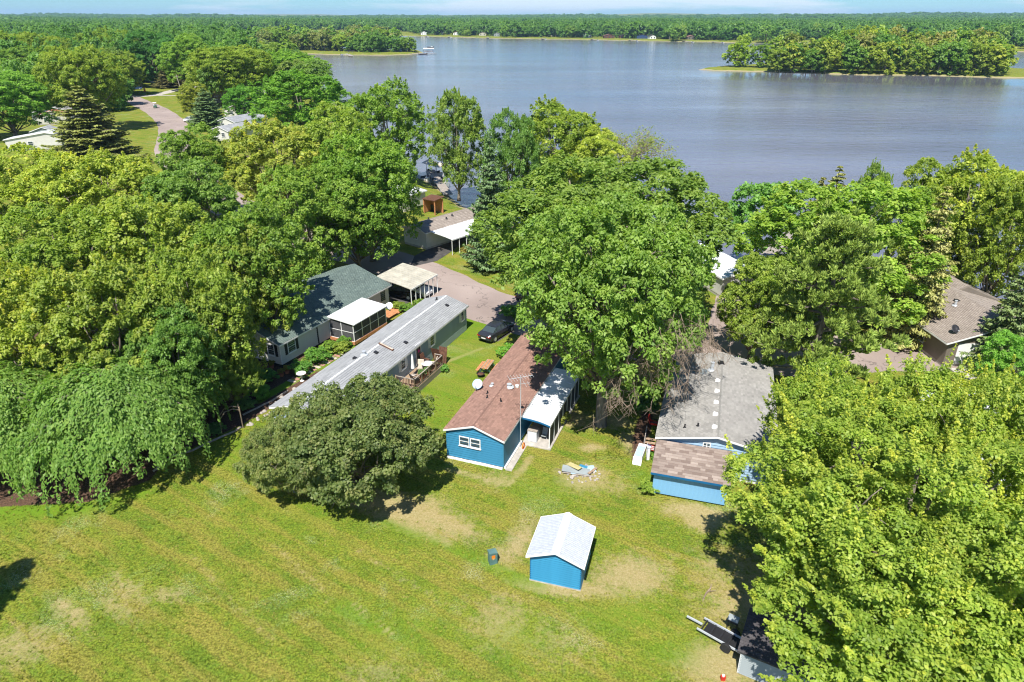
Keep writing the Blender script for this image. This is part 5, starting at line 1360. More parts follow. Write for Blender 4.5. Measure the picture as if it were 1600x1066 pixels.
# picnic table and fire pit
def picnic():
    t = thing('picnic_table', 'brown picnic table with benches on the grass behind the blue home', 'picnic table', (*(-2.27, 56.36), 0), rad(72))
    for i in range(5): b = MB(); b.box(-.95, -.36 + i * .146, .72, .95, -.36 + i * .146 + .135, .76); b.build('table_board', M['newwood'] if i % 2 else M['wood'], t)
    for s in (-1, 1):
        for i in range(2): b = MB(); y0 = s * .72 + i * .15 - .14; b.box(-.95, y0, .42, .95, y0 + .135, .46); b.build('bench_board', M['newwood'], t)
    for x in (-.65, .65):
        b = MB(); b.beam((x, -.7, .38), (x, .7, .38), .05, .1); b.beam((x, -.62, 0), (x, -.2, .7), .05, .1); b.beam((x, .62, 0), (x, .2, .7), .05, .1); b.build('trestle', M['green'], t)
picnic()
t = thing('fire_pit', 'round black fire pit beside the picnic table', 'fire pit', (*(-2.88, 55.24), 0)); b = MB(); b.lathe([(.1, .18), (.3, .26), (.38, .36), (.355, .36), (.28, .28), (.08, .22)], 16); b.build('bowl', M['black'], t, smooth=True)
b = MB(); b.lathe([(.3, .30), (.25, .33), (.05, .35)], 10); b.build('charred_logs', M['brownwood'], t)
for a in range(3): b = MB(); b.tube([(.38 * math.cos(a * 2.1), .38 * math.sin(a * 2.1), 0), (.3 * math.cos(a * 2.1), .3 * math.sin(a * 2.1), .32)], .02, 4); b.build('leg', M['black'], t)

# ------------------------------------------------------------------ white home with green-grey roof
WG, LG, EG, RG = 9.4, 17.0, 2.55, 4.15
gx, gy = -21.6 - WG * math.cos(rad(-26.5)), 57.0 - WG * math.sin(rad(-26.5))
gh = house('house', 'white sided house with green-grey shingle roof and black shutters', 'house', (gx, gy), -26.5, WG, LG, EG, RG, 'whitewall', 'sh_green', e=.22, oh=.3, oy=.3, sides='FR', z0=.35, found='shutter', seed=21, tw=.33, tv=.17)
window(gh, WG + .03, 1.45, 1.7, 1.05, 1.25, PI / 2, shutters='shutter', rows=2); window(gh, WG + .03, 15.9, 1.75, .75, 1.2, PI / 2, frame='shutter', rows=2); window(gh, WG - 1.1, -.03, 1.7, .9, 1.2, 0, shutters='shutter')
b = MB(); b.box(WG + .02, 5.0, .35, WG + .09, 5.12, 2.5); b.build('downpipe', M['shutter'], gh)
# screen porch
def porch():
    x, y, _ = world_of(gh, WG + .05, 6.8); t = thing('screen_porch', 'screened porch with flat white roof on the side of the white house', 'porch', (x, y, 0), rad(-26.5)); D, Lp, h0, h1 = 3.1, 5.4, .45, 2.45
    for i in range(5):
        b = MB(); b.prism([(-.0, i * Lp / 5 * 1.05 - .15, 2.72), (D + .25, i * Lp / 5 * 1.05 - .15, 2.45), (D + .25, i * Lp / 5 * 1.05 - .15, 2.36), (0, i * Lp / 5 * 1.05 - .15, 2.63)], (0, Lp / 5 * 1.05 - .006, 0)); b.build('roof_panel', M['white'], t)
    b = MB(); b.box(0, 0, h0 - .12, D, Lp, h0); b.build('porch_floor', M['newwood'], t)
    b = MB(); b.box(-.0, -.06, h0 - .3, D + .05, -.01, h0 + .02); b.box(D + .005, -.0, h0 - .3, D + .05, Lp, h0 + .02); b.build('deck_trim', M['newwood'], t)
    for x_, y_ in ((.15, .1), (D - .15, .1), (D - .15, Lp - .1), (D - .15, Lp / 2)): b = MB(); b.box(x_ - .07, y_ - .07, 0, x_ + .07, y_ + .07, h0 - .13); b.build('stilt', M['newwood'], t)
    def panelrow(p0, p1, n):
        p0, p1 = Vector(p0), Vector(p1)
        for i in range(n):
            a, c = p0.lerp(p1, i / n), p0.lerp(p1, (i + 1) / n)
            for za, zb in ((h0 + .05, 1.38), (1.44, h1 - .02)): m = MB(); m.beam(a.lerp(c, .03) + Vector((0, 0, (za + zb) / 2)), a.lerp(c, .97) + Vector((0, 0, (za + zb) / 2)), .012, zb - za); m.build('screen_panel', M['screen'], t)
            m = MB(); m.beam(a + Vector((0, 0, h0)), a + Vector((0, 0, h1)), .07, .07); m.build('porch_post', M['white'], t)
        m = MB()
        for z in (h0 + .03, 1.41, h1 - .0): m.beam(p0 + Vector((0, 0, z)), p1 + Vector((0, 0, z)), .055, .05)
        m.build('porch_rail', M['white'], t)
    panelrow((0.05, .04, 0), (D - .04, .04, 0), 2); panelrow((D - .04, .04, 0), (D - .04, Lp - .04, 0), 4)
    m = MB(); m.box(D - .08, Lp - .08, h0, D, Lp, h1); m.build('porch_post', M['white'], t)
porch()
p = world_of(gh, WG + 3.3, 12.7, 1.9); dish('white satellite dish on the corner of the screened porch', p[0], p[1], 1.7, rad(-100), .4, 'white')
# red stained deck steps
x, y, _ = world_of(gh, WG + .9, 13.0); t = thing('cedar_platform', 'reddish cedar steps between the screened porch and the cream carport', 'deck', (x, y, 0), rad(-26.5))
for i in range(14): b = MB(); b.box(0, i * .25, .28 if i < 9 else .14, 1.5, i * .25 + .24, .32 if i < 9 else .18); b.build('deck_board', M['newwood'], t)
b = MB(); b.box(.05, .05, .0, 1.45, 2.2, .275); b.build('frame', M['brownwood'], t)
# cream carport
x, y, _ = world_of(gh, WG - 2.1, 17.45)
cp, _z = awning('cream ribbed metal carport over two parked vehicles', (x, y + .0, 0), -26.5, 4.9, 5.6, 3.0, 2.45, 7, .12, 'cream', 'carport', 'white', True, 'carport', 12)

# ------------------------------------------------------------------ vehicles
def car(name, label, x, y, rz, paint, L=4.7, W=1.85, H=1.45, cat='car', suv=False, group=None):
    t = thing(name, label, cat, (x, y, .02), rz, group)
    h = L / 2
    # stations: x, half width, sill z, belt z, roof z (None below), roof half width
    if suv: st = [(-h, .70, .45, .95, None), (-h + .12, .86, .3, 1.02, 1.55), (-h + .5, .9, .25, 1.05, H), (-.3, .92, .22, 1.05, H + .02), (.45, .92, .22, 1.03, H - .05), (1.15, .91, .22, 1.0, None), (h - .35, .85, .25, .88, None), (h, .66, .38, .68, None)]
    else: st = [(-h, .66, .42, .82, None), (-h + .2, .84, .28, .95, None), (-h + .75, .9, .22, .98, None), (-h + 1.35, .92, .2, .98, H - .08), (-.25, .93, .2, .96, H), (.45, .92, .2, .94, H - .06), (1.25, .91, .2, .90, None), (h - .35, .84, .22, .74, None), (h, .62, .34, .58, None)]
    st = [(a, b_ * W / 1.86, c, d, e) for a, b_, c, d, e in st]
    b = MB(); g = MB(); n = len(st)
    for (xx, hw, z0_, zb, zr) in st:
        b.v += [(xx, -hw * .93, z0_), (xx, -hw, (z0_ + zb) / 2), (xx, -hw * .95, zb - .03), (xx, -hw * .82, zb + .02), (xx, hw * .82, zb + .02), (xx, hw * .95, zb - .03), (xx, hw, (z0_ + zb) / 2), (xx, hw * .93, z0_)]
    for i in range(n - 1):
        for k in range(7): b.f.append((i * 8 + k, (i + 1) * 8 + k, (i + 1) * 8 + k + 1, i * 8 + k + 1)); b.m.append(0)
    b.f.append(tuple(range(8))); b.m.append(0); b.f.append(tuple((n - 1) * 8 + k for k in range(7, -1, -1))); b.m.append(0)
    b.build('body', M[paint], t, smooth=False)
    rs = [s for s in st if s[4]]; fr = st[st.index(rs[-1]) + 1]; bk = st[st.index(rs[0]) - 1]
    # roof
    r = MB()
    for (xx, hw, z0_, zb, zr) in rs: r.v += [(xx, -hw * .66, zr - .02), (xx, 0, zr + .03), (xx, hw * .66, zr - .02)]
    for i in range(len(rs) - 1):
        for k in range(2): r.f.append((i * 3 + k, (i + 1) * 3 + k, (i + 1) * 3 + k + 1, i * 3 + k + 1)); r.m.append(0)
    r.build('roof', M[paint], t, smooth=True)
    for sgn in (-1, 1):
        w_ = MB(); lo = [(s[0], sgn * s[1] * .83, s[3] + .015) for s in [bk] + rs + [fr]]; hi = [(s[0], sgn * s[1] * .665, s[4] - .022) for s in rs]
        w_.face([lo[0], lo[1], hi[0]]); w_.face([lo[-2], lo[-1], hi[-1]])
        for i in range(len(rs) - 1): w_.face([lo[i + 1], lo[i + 2], hi[i + 1], hi[i]])
        w_.build('side_window', M['glass'], t)
        for i in range(len(rs)): p_ = MB(); p_.beam(Vector(lo[i + 1]) + Vector((0, sgn * .01, 0)), Vector(hi[i]) + Vector((0, sgn * .01, 0)), .05, .02); p_.build('pillar', M[paint], t)
    for (s0, s1, nm) in ((bk, rs[0], 'rear_window'), (fr, rs[-1], 'windscreen')):
        w_ = MB(); w_.face([(s0[0], -s0[1] * .78, s0[3] + .02), (s0[0], s0[1] * .78, s0[3] + .02), (s1[0], s1[1] * .66, s1[4] - .02), (s1[0], -s1[1] * .66, s1[4] - .02)]); w_.build(nm, M['glass'], t)
    for xx in (-h + .85, h - .85):
        for sgn in (-1, 1):
            q = MB(); q.lathe([(.1, -.1), (.31, -.1), (.34, -.06), (.34, .06), (.31, .1), (.1, .1)], 16); o = q.build('wheel', M['rubber'], t, (xx, sgn * (W / 2 - .12), .34)); o.rotation_euler = (PI / 2, 0, 0)
            q = MB(); q.lathe([(.03, -.11), (.2, -.105), (.21, .105), (.03, .11)], 10); q.build('rim', M['galv'], o)
    for sgn in (-1, 1):
        q = MB(); q.box(h - .16, sgn * .55 - .16, .55, h - .02, sgn * .55 + .16, .66); q.build('headlight', M['headlight'], t)
        q = MB(); q.box(-h - .015, sgn * .6 - .2, .72, -h + .12, sgn * .6 + .2, .80); q.build('tail_light', M['taillight'], t)
        q = MB(); q.box(.65, sgn * (W / 2 + .02) - .08, .92, .8, sgn * (W / 2 + .02) + .08, 1.04); q.build('wing_mirror', M[paint], t)
    q = MB(); q.box(-h - .02, -.25, .52, -h - .005, .25, .63); q.build('number_plate', M['white'], t)
    return t
cx1, cy1 = (-1.60, 64.28)
car('parked_car', 'dark grey sedan parked on the asphalt behind the blue home', cx1, cy1, rad(57), 'carpaint')
car('parked_car', 'black car parked under the big ash, mostly hidden by leaves', *(2.79, 72.62), rad(-32), 'carblack', suv=True, H=1.6)
x, y, _ = world_of(gh, WG - .4, 20.0); car('parked_car', 'black car in the shade of the cream carport', x, y, rad(-20), 'carblack', L=4.4)
x, y, _ = world_of(gh, WG + .3, 21.2); car('parked_car', 'pale silver vehicle at the open far side of the cream carport', x, y, rad(-24), 'carwhite', L=4.9, suv=True, H=1.65)
car('parked_car', 'dark blue car beside the orange barrel where the far road bends', *(-167.91, 324.43), rad(10), 'carblue', suv=True, H=1.6)
car('parked_car', 'silver car between the trunks beyond the far road bend', *(-173.03, 352.93), rad(0), 'carwhite')
car('parked_car', 'dark blue vehicle right of the oak trunk beyond the road bend', *(-162.60, 339.69), rad(5), 'carblue', suv=True, H=1.7)
car('parked_car', 'white car half hidden by the blue-grey spruce at the roadside', *(-100.52, 222.40), rad(70), 'carwhite')
t = thing('golf_cart', 'white golf cart driving along the far road', 'golf cart', (*(-127.68, 256.68), .02), rad(-65))
b = MB(); b.box(-1.1, -.55, .3, 1.1, .55, .62); b.box(.6, -.55, .62, 1.1, .55, .95); b.build('body', M['green'], t); b = MB(); b.box(-.45, -.5, .62, .1, .5, .8); b.box(-.55, -.5, .8, -.4, .5, 1.2); b.build('seat', M['white'], t)
b = MB(); b.box(-.95, -.6, 1.8, .8, .6, 1.88); b.build('roof', M['white'], t)
for sx in (-.85, .7):
    for sy in (-.52, .52): b = MB(); b.tube([(sx, sy, .6), (sx * .9, sy, 1.8)], .025, 5); b.build('strut', M['galv'], t); b = MB(); b.lathe([(.05, -.09), (.24, -.09), (.24, .09), (.05, .09)], 12); o = b.build('wheel', M['rubber'], t, (sx, sy, .26)); o.rotation_euler = (PI / 2, 0, 0)
t = thing('traffic_barrel', 'orange barrel at the far road edge beside the dark blue car', 'barrel', (*(-159.52, 314.51), 0)); b = MB(); b.lathe([(.45, 0), (.4, .3), (.38, 1.4), (.2, 1.5)], 10); b.build('drum', M['orange'], t); b = MB(); b.lathe([(.55, 0), (.55, .08), (.3, .1)], 10); b.build('base', M['rubber'], t)
t = thing('utility_pole', 'leaning utility pole at the right verge of the far road', 'pole', (*(-127.00, 278.93), 0)); b = MB(); b.tube([(0, 0, 0), (-1.4, .6, 9.5)], [.2, .13], 7); b.build('post', M['greywood'], t); b = MB(); b.beam((-2.2, .6, 8.9), (-.5, .6, 8.9), .1, .12); b.build('crossarm', M['greywood'], t)
# ------------------------------------------------------------------ other homes
def plain_house(name, label, org, ang, W, L, he, hr, wall, roof, far=False, **kw):
    return house(name, label, 'house' if name == 'house' else 'mobile home', org, ang, W, L, he, hr, wall, roof, boards=False, seed=int(abs(org[0]) * 7) % 97, tw=kw.pop('tw', .5), tv=kw.pop('tv', .3), z0=.3, found='concrete', **kw)
th = plain_house('mobile_home', 'white mobile home with tan shingle roof beside the white carport roof', (-15.6, 95.8), -40, 4.6, 14, 2.5, 3.3, 'whitewall', 'sh_tan', oh=.2)
window(th, 2.6, -.02, 1.7, .5, 1.0, rows=2)
for x, y in ((3.2, 5.5), (2.9, 7), (1.2, 1.5), (1.0, 4)): vent_pipe(th, x, y, on_roof(th, 4.6, 2.5, 3.3, x, 0), .1, .25, 'darkmetal')
p = world_of(th, 4.7, .6); t, zz = awning('white curved metal carport on posts over a dark driveway', (p[0], p[1], 0), -40, 4.4, 8.8, 2.55, 2.35, 7, .1, 'whitemetal', 'carport', 'white', cat='carport')
tb = plain_house('mobile_home', 'white flat-roofed home building partly behind leaves near the docks', (-23.5, 117), -35, 6.5, 5.5, 2.6, 2.9, 'whitewall', 'whitemetal', cap=False)
x, y = (-13.17, 112.85); t = thing('brown_shed', 'reddish brown open wooden shelter beside the docks', 'shelter', (x, y, 0), rad(-35))
for sx in (-1.2, 1.2):
    for sy in (-1, 1): b = MB(); b.box(sx - .08, sy - .08, 0, sx + .08, sy + .08, 2.4); b.build('post', M['newwood'], t)
b = MB(); b.box(-1.25, 1.0, .1, 1.25, 1.08, 2.3); b.box(-1.3, -1, .1, -1.22, 1, 2.3); b.build('wall', M['newwood'], t); b = MB(); b.prism([(-1.4, -1.2, 2.4), (1.4, -1.2, 2.4), (1.4, -1.2, 2.5), (-1.4, -1.2, 2.5)], (0, 2.4, .25)); b.build('roof', M['brownwood'], t)
t = thing('rubbish_bin', 'dark wheelie bin standing before the brown shelter', 'bin', (*(-13.51, 114.52), 0)); b = MB(); b.prism([(-.3, -.35, 0), (.3, -.35, 0), (.36, -.42, 1.0), (-.36, -.42, 1.0)], (0, .7, 0)); b.build('body', M['darkmetal'], t); b = MB(); b.box(-.38, -.45, 1.0, .38, .4, 1.08); b.build('lid', M['black'], t)
# tan L-shaped house on the right
rh = plain_house('house', 'tan L-shaped house with brown-grey shingle roof at the right edge', (40.6, 57.2), 3, 10.8, 9.5, 2.7, 4.3, 'taupe', 'sh_tan', oh=.45, oy=.4, tw=.33, tv=.18)
window(rh, -.02, 4.2, 1.7, 1.8, 1.5, -PI / 2, cols=2, rows=2); window(rh, 3.2, -.02, 1.4, 1.2, 1.3, 0, cols=2, rows=1)
b = MB(); b.box(.4, -3.4, .0, 9.5, -.5, .12); b.build('patio', M['concrete'], rh)
b = MB(); b.box(1.0, -.04, .3, 5.0, .0, 2.4); b.build('garage_door', M['white'], rh)
vent_pipe(rh, 3.8, 5.5, on_roof(rh, 10.8, 2.7, 4.3, 3.8, 0), .12, .5, 'galv', 'roof_flue'); box_vent(rh, 4.4, 6.2, on_roof(rh, 10.8, 2.7, 4.3, 4.4, 0), 0, .4, 'darkmetal')
wing = MB()
wg = MB(); wg.prism([(4.2, 9.51, .3), (11.5, 9.51, .3), (11.5, 9.51, 2.7), (7.85, 9.51, 4.25), (4.2, 9.51, 2.7)][::-1], (0, 5.2, 0)); wg.build('wing_wall', M['taupe'], rh)
tlw = 1.55 / 3.65
slope(rh, 'wing_roof_slope', (3.8, 15.1, 2.7 - .4 * tlw + .08), (0, -1, 0), (1, 0, tlw), 5.4, 4.05 * math.hypot(1, tlw), 'sh_tan', 31, .33, .18); slope(rh, 'wing_roof_slope', (11.9, 9.7, 2.7 - .4 * tlw + .08), (0, 1, 0), (-1, 0, tlw), 5.4, 4.05 * math.hypot(1, tlw), 'sh_tan', 32, .33, .18)
p = world_of(rh, .9, 1.0, 3.0); dish('dark satellite dish on the left eave of the tan house', p[0], p[1], 3.0, rad(-80), .4, 'darkmetal')
# white roofed homes seen through the leaves
plain_house('mobile_home', 'white roofed home behind the big ash, seen through leaves by the water', (24.5, 74.5), 18, 5.0, 12, 2.5, 3.0, 'whitewall', 'whitemetal', cap=False)
plain_house('mobile_home', 'home with pale metal roof glimpsed through the nearest maple', (19.5, 31), -14, 4.6, 14, 2.5, 3.0, 'whitewall', 'whitemetal', cap=False)
plain_house('mobile_home', 'second pale roofed home further right behind the nearest maple', (30.0, 36), -14, 4.6, 13, 2.5, 3.0, 'greysiding', 'whitemetal', cap=False)
# upper left neighbourhood
for lb, px, py, ang, W, L, wl_, rf in (('long low home with white metal roof at the left edge', 12, 236, 8, 19, 4.4, 'whitewall', 'whitemetal'),
        ('home with grey shingle roof behind the long white roof', 52, 190, 6, 14, 6, 'greysiding', 'sh_grey'), ('home with rust-red roof between grey roofs at the left', 60, 196, 20, 8, 5, 'whitewall', 'terracotta'),
        ('home with dark brown roof, the furthest one left of the tall tree', 42, 158, 5, 16, 7, 'taupe', 'sh_dark'), ('small home with blue-grey shed roof beside the long white roof', 52, 222, 8, 6, 4, 'greysiding', 'sh_light'),
        ('white gabled house, nearer one right of the far road', 332, 219, -24, 6, 12, 'whitewall', 'sh_light'), ('white gabled house with attached lean roof, the upper one right of the far road', 342, 204, -24, 6.5, 13, 'whitewall', 'sh_light'),
        ('white walled house with dark grey roof above the gabled pair', 352, 184, -15, 9, 8, 'whitewall', 'sh_dark'), ('house with terracotta roof behind the blue-grey spruce', 327, 160, -8, 10, 7, 'taupe', 'terracotta'),
        ('white house in the shade left of the broad yellow-green tree', 398, 150, -15, 9, 8, 'whitewall', 'sh_dark'), ('grey roofed house among the upper left trees', 88, 128, 0, 12, 8, 'greysiding', 'sh_grey'),
        ('white house among trees above the dark oak', 312, 66, 0, 14, 9, 'whitewall', 'sh_light'), ('grey house among trees near the bay head', 385, 62, 5, 14, 9, 'greysiding', 'sh_grey')):
    a = math.atan((533 - py) / 1067); yy = 30 / math.tan(rad(25.503) - a); xx = (px - 800) / 1067 * (yy * .9026 + 12.9)
    t = plain_house('house', lb, (xx, yy), ang, W, L, 2.6, 2.6 + min(W, 9) * .17, wl_, rf if rf in M else 'sh_grey', cap=False, tw=1, tv=.5)
    window(t, W * .3, -.03, 1.6, 1.2, 1.1, 0); window(t, W * .7, -.03, 1.6, 1.2, 1.1, 0)
# far shore and peninsula houses
FH = [(562, 79.5, 10, 'pale cottage with tan roof on the left half of the peninsula', 'whitewall', 'sh_tan'), (589, 80, 7, 'small white cottage near the middle of the peninsula', 'whitewall', 'sh_light'), (620, 80.5, 6, 'white hut standing near the peninsula tip', 'white', 'whitemetal'), (627, 80, 8, 'pale cottage next to the white hut near the peninsula tip', 'whitewall', 'sh_light'),
      (662, 55, 9, 'white cottage on the far shore, leftmost of those above the peninsula tip', 'white', 'whitemetal'), (688, 54.5, 9, 'second white cottage on the far shore, in a grassy gap', 'whitewall', 'sh_light'), (714, 55, 13, 'white far shore cottage with a pinkish front right above the open water', 'white', 'terracotta'), (754, 56, 11, 'cream far shore cottage between two round trees', 'cream', 'sh_tan'),
      (776, 57, 9, 'small grey cottage on the far shore right of the cream one', 'greysiding', 'sh_grey'), (826, 57, 9, 'white cottage on the far shore left of a round pale tree', 'white', 'sh_grey'), (840, 57, 12, 'brown roofed far shore house beside a round pale tree', 'taupe', 'sh_brown'), (868, 57, 13, 'far shore house with peaked tan roof', 'whitewall', 'sh_tan'),
      (918, 59, 12, 'low white far shore house near the photo middle', 'white', 'whitemetal'), (952, 60, 15, 'dark brown far shore house, left of the long dark row', 'brownwood', 'sh_brown'), (980, 60, 22, 'long dark brown far shore house with pale roof edge', 'brownwood', 'sh_dark'), (1003, 60.5, 20, 'dark blue-grey far shore house with tall windows', 'carblue', 'sh_dark'), (1020, 61, 9, 'narrow white-fronted far shore house at the end of the dark row', 'white', 'sh_dark'),
      (1064, 61.5, 16, 'dark far shore house left of the white one on the rise', 'brownwood', 'sh_dark'), (1082, 62, 14, 'brown far shore house nearest the white one on the rise', 'taupe', 'sh_brown')]
for px, py, W, lb, wl_, rf in FH:
    a = math.atan((533 - py) / 1067); yy = 30 / math.tan(rad(25.503) - a); xx = (px - 800) / 1067 * (yy * .9026 + 12.9)
    t = thing('lake_house', lb, 'house', (xx, yy, 0), rad(random.uniform(-12, 12))); Lh = 9
    b = MB(); b.prism([(-W / 2, 0, -1), (W / 2, 0, -1), (W / 2, 0, 3.4), (0, 0, 5.2), (-W / 2, 0, 3.4)], (0, Lh, 0)); b.build('wall', M[wl_], t)
    b = MB(); b.prism([(-W / 2 - .5, -.5, 3.3), (0, -.5, 5.4), (0, -.5, 5.6), (-W / 2 - .5, -.5, 3.5)], (0, Lh + 1, 0)); b.prism([(0, -.5, 5.4), (W / 2 + .5, -.5, 3.3), (W / 2 + .5, -.5, 3.5), (0, -.5, 5.6)], (0, Lh + 1, 0)); b.build('roof', M[rf], t)
    for k in range(max(2, int(W / 4))): b = MB(); x = -W / 2 + (k + .5) * W / max(2, int(W / 4)); b.box(x - .7, -.08, .8, x + .7, 0, 2.6); b.build('window', M['glass'], t)
a = math.atan((533 - 58) / 1067); yy = 30 / math.tan(rad(25.503) - a) - 60; t = thing('lake_house', 'big two-storey white house on a grassy rise above the far shore', 'house', (332, yy, 0), rad(-8))
b = MB(); b.prism([(-26, -32, -1), (24, -32, -1), (14, 0, 3.2), (-14, 0, 3.2)], (0, 26, 0)) if False else b.lathe([(30, -1), (16, 3.6), (1, 4)], 20, c=(0, 8)); b.build('grassy_mound', M['ground'], t)
b = MB(); b.prism([(-10, 0, 3.5), (10, 0, 3.5), (10, 0, 11), (-10, 0, 11)], (0, 9, 0)); b.build('wall', M['white'], t)
b = MB(); b.prism([(-11, -1, 10.8), (-11, 4.5, 13.4), (-11, 10, 10.8), (-11, 10, 11.1), (-11, 4.5, 13.8), (-11, -1, 11.1)], (22, 0, 0)); b.build('roof', M['sh_light'], t)
for fl in (5.3, 8.6):
    for k in range(5): b = MB(); b.box(-8.6 + k * 3.7, -.1, fl - .8, -6.6 + k * 3.7, 0, fl + .9); b.build('window', M['glass'], t)

# ------------------------------------------------------------------ docks and boats
def dock(label, a, b_, w_=2.0, z=-.55, grp=None):
    a, b_ = Vector((*a, z)), Vector((*b_, z)); t = thing('dock', label, 'dock', (a.x, a.y, z)); d = b_ - a; n = max(4, int(d.length / 1.2)); u = d.normalized(); nrm = Vector((-u.y, u.x, 0))
    m = MB()
    for i in range(n):
        p, q = d * (i / n), d * ((i + .93) / n); m.prism([p - nrm * w_ / 2, q - nrm * w_ / 2, q + nrm * w_ / 2, p + nrm * w_ / 2], (0, 0, .12))
    o = m.build('dock_boards', M['greywood'], t)
    for i in range(0, n + 1, 3): m = MB(); p = d * (i / n); m.tube([p + nrm * w_ / 2 + Vector((0, 0, -1.6)), p + nrm * w_ / 2 + Vector((0, 0, .6))], .07, 5); m.build('dock_post', M['galv'], t)
def boat(label, x, y, rz, L=5.5, mat='white', canopy=None):
    t = thing('motor_boat', label, 'boat', (x, y, -1.25), rz); m = MB(); st = [(-L / 2, .95, 0), (0, 1.05, 0), (L * .3, .8, .1), (L / 2, .05, .35)]
    for (xx, hw, k) in st: m.v += [(xx, -hw, .75 + k), (xx, -hw * .6, k * .6), (xx, hw * .6, k * .6), (xx, hw, .75 + k)]
    for i in range(3):
        for k in range(3): m.f.append((i * 4 + k, (i + 1) * 4 + k, (i + 1) * 4 + k + 1, i * 4 + k + 1)); m.m.append(0)
    m.f.append((3, 2, 1, 0)); m.m.append(0); m.build('hull', M[mat], t)
    m = MB(); m.face([(-L / 2, -.85, .55), (0, -.95, .55), (L * .3, -.7, .6), (L / 2, 0, .8), (L * .3, .7, .6), (0, .95, .55), (-L / 2, .85, .55)]); m.build('deck', M['fabric'], t)
    m = MB(); m.prism([(.2, -.7, .7), (.5, -.6, 1.25), (.55, -.6, 1.25), (.3, -.7, .7)], (0, 1.3, 0)); m.build('windscreen', M['glass'], t); m = MB(); m.box(-L / 2 - .4, -.2, .3, -L / 2, .2, 1.1); m.build('outboard_motor', M['black'], t)
    if canopy:
        for sx in (-1.8, 1.8):
            for sy in (-1.3, 1.3): m = MB(); m.tube([(sx, sy, -.8), (sx, sy, 2.6)], .06, 5); m.build('lift_post', M['galv'], t)
        m = MB(); m.prism([(-L / 2 - .5, -1.6, 2.5), (-L / 2 - .5, 0, 3.1), (-L / 2 - .5, 1.6, 2.5)], (L + 1, 0, 0)); m.build('canopy', M[canopy], t)
dock('long dock reaching out from the peninsula tip', (-89.38, 646.10), (-67.39, 660.85), 3.0)
dock('short dock with boats on the left part of the peninsula shore', (-142.37, 640.60), (-132.43, 609.41), 3.0)
for px, py, lb, cn, L in ((670, 80.5, 'boat under a big white lift canopy by the long peninsula dock', 'white', 9), (661, 85, 'dark boat on the near side of the long peninsula dock', None, 8), (673, 74.5, 'boat riding alone beyond the long peninsula dock', None, 7), (548, 85, 'boat under a dark canopy at the short peninsula dock', 'black', 7), (538, 86, 'small white boat left of the short peninsula dock', None, 6)):
    a = math.atan((533 - py) / 1067); yy = 31.2 / math.tan(rad(25.503) - a); xx = (px - 800) / 1067 * (yy * .9026 + 31.2 * .4305); boat(lb, xx, yy, rad(8), L, 'white' if cn or L == 6 else 'carblack', cn)
for px, lb in ((665, 'short far shore dock below the leftmost white cottage'), (700, 'short far shore dock between two white cottages'), (760, 'short far shore dock below the cream cottage'), (845, 'short far shore dock below the brown roofed house'), (925, 'far shore dock below the low white house'), (985, 'far shore dock below the long dark house'), (1070, 'far shore dock left of the big white house'), (1116, 'far shore dock below the big white house')):
    py = 57.2 + (px - 660) * .0205; a = math.atan((533 - py) / 1067); yy = 31.2 / math.tan(rad(25.503) - a); xx = (px - 800) / 1067 * (yy * .9026 + 31.2 * .4305); dock(lb, (xx, yy + 12), (xx + 3, yy - 22), 3.0, -.4)
    boat('boat moored at the ' + lb.replace('short ', ''), xx + 6, yy - 16, rad(95), 8, 'white')
dock('dock behind the tan roofed home running left into the water', (-14.92, 119.34), (-21.80, 146.73), 1.8)
dock('second dock near the brown shelter with boats alongside', (-12.04, 128.06), (-17.88, 150.79), 1.8)
for px, py, lb, cn in ((660, 283, 'white motor boat moored by the docks behind the trees', None), (682, 275, 'boat with pale canopy moored right of the white one', 'fabric'), (690, 290, 'grey fishing boat near the foot of the docks', None)):
    a = math.atan((533 - py) / 1067); yy = 31.2 / math.tan(rad(25.503) - a); xx = (px - 800) / 1067 * (yy * .9026 + 31.2 * .4305); boat(lb, xx, yy, rad(-50), 5.5, 'white' if 'white' in lb else 'greysiding', cn)
dock('dock beyond the white roof right of the big ash', (36, 92), (44, 104), 1.8)

# ------------------------------------------------------------------ yard things
t = thing('utility_pedestal', 'green-grey utility box with orange sticker on the lawn left of the shed', 'utility box', (*(-1.17, 31.65), 0), rad(20))
b = MB(); b.box(-.24, -.2, 0, .24, .2, .8); b.prism([(-.26, -.22, .8), (.26, -.22, .8), (.26, -.22, .86), (-.26, -.22, .92)], (0, .44, 0)); b.build('cabinet', M['boxgreen'], t)
b = MB(); b.box(-.12, -.207, .45, .1, -.201, .72); b.build('warning_sticker', M['orange'], t); b = MB(); b.box(-.07, -.212, .38, .05, -.208, .5); b.build('lower_sticker', M['yellow'], t)
# scrap boards in the old fire ring
jx, jy = (4.89, 40.72)
for lb, dx, dy, rz, L, W_, mt, tilt, z in (('pale blue board under the others on the scrap heap', .25, .15, .2, 1.9, .75, 'blueplastic', .05, .12), ('big white board lying across the scrap heap', -.25, 0, -.18, 2.0, .7, 'greysiding', .07, .2), ('faded yellow board on top of the scrap heap', -.35, .3, -.75, 1.1, .45, 'yellow', -.06, .34),
        ('grey weathered plank at the near side of the scrap heap', -.1, -.38, -.2, 2.2, .16, 'greywood', .03, .1), ('broken pale plank at the right end of the scrap heap', .95, -.05, .9, 1.1, .18, 'wood', .1, .18), ('short blue offcut at the back of the scrap heap', .35, .5, -.4, .6, .25, 'blue', .1, .15)):
    t = MB(); t.box(-L / 2, -W_ / 2, -.015, L / 2, W_ / 2, .015); o = tag(t.build('scrap_board', M[mt], None, (jx + dx, jy + dy, z), rz), lb, 'board'); o.rotation_euler = (tilt, tilt, rz)
rg = random.Random(2)
sb = MB()
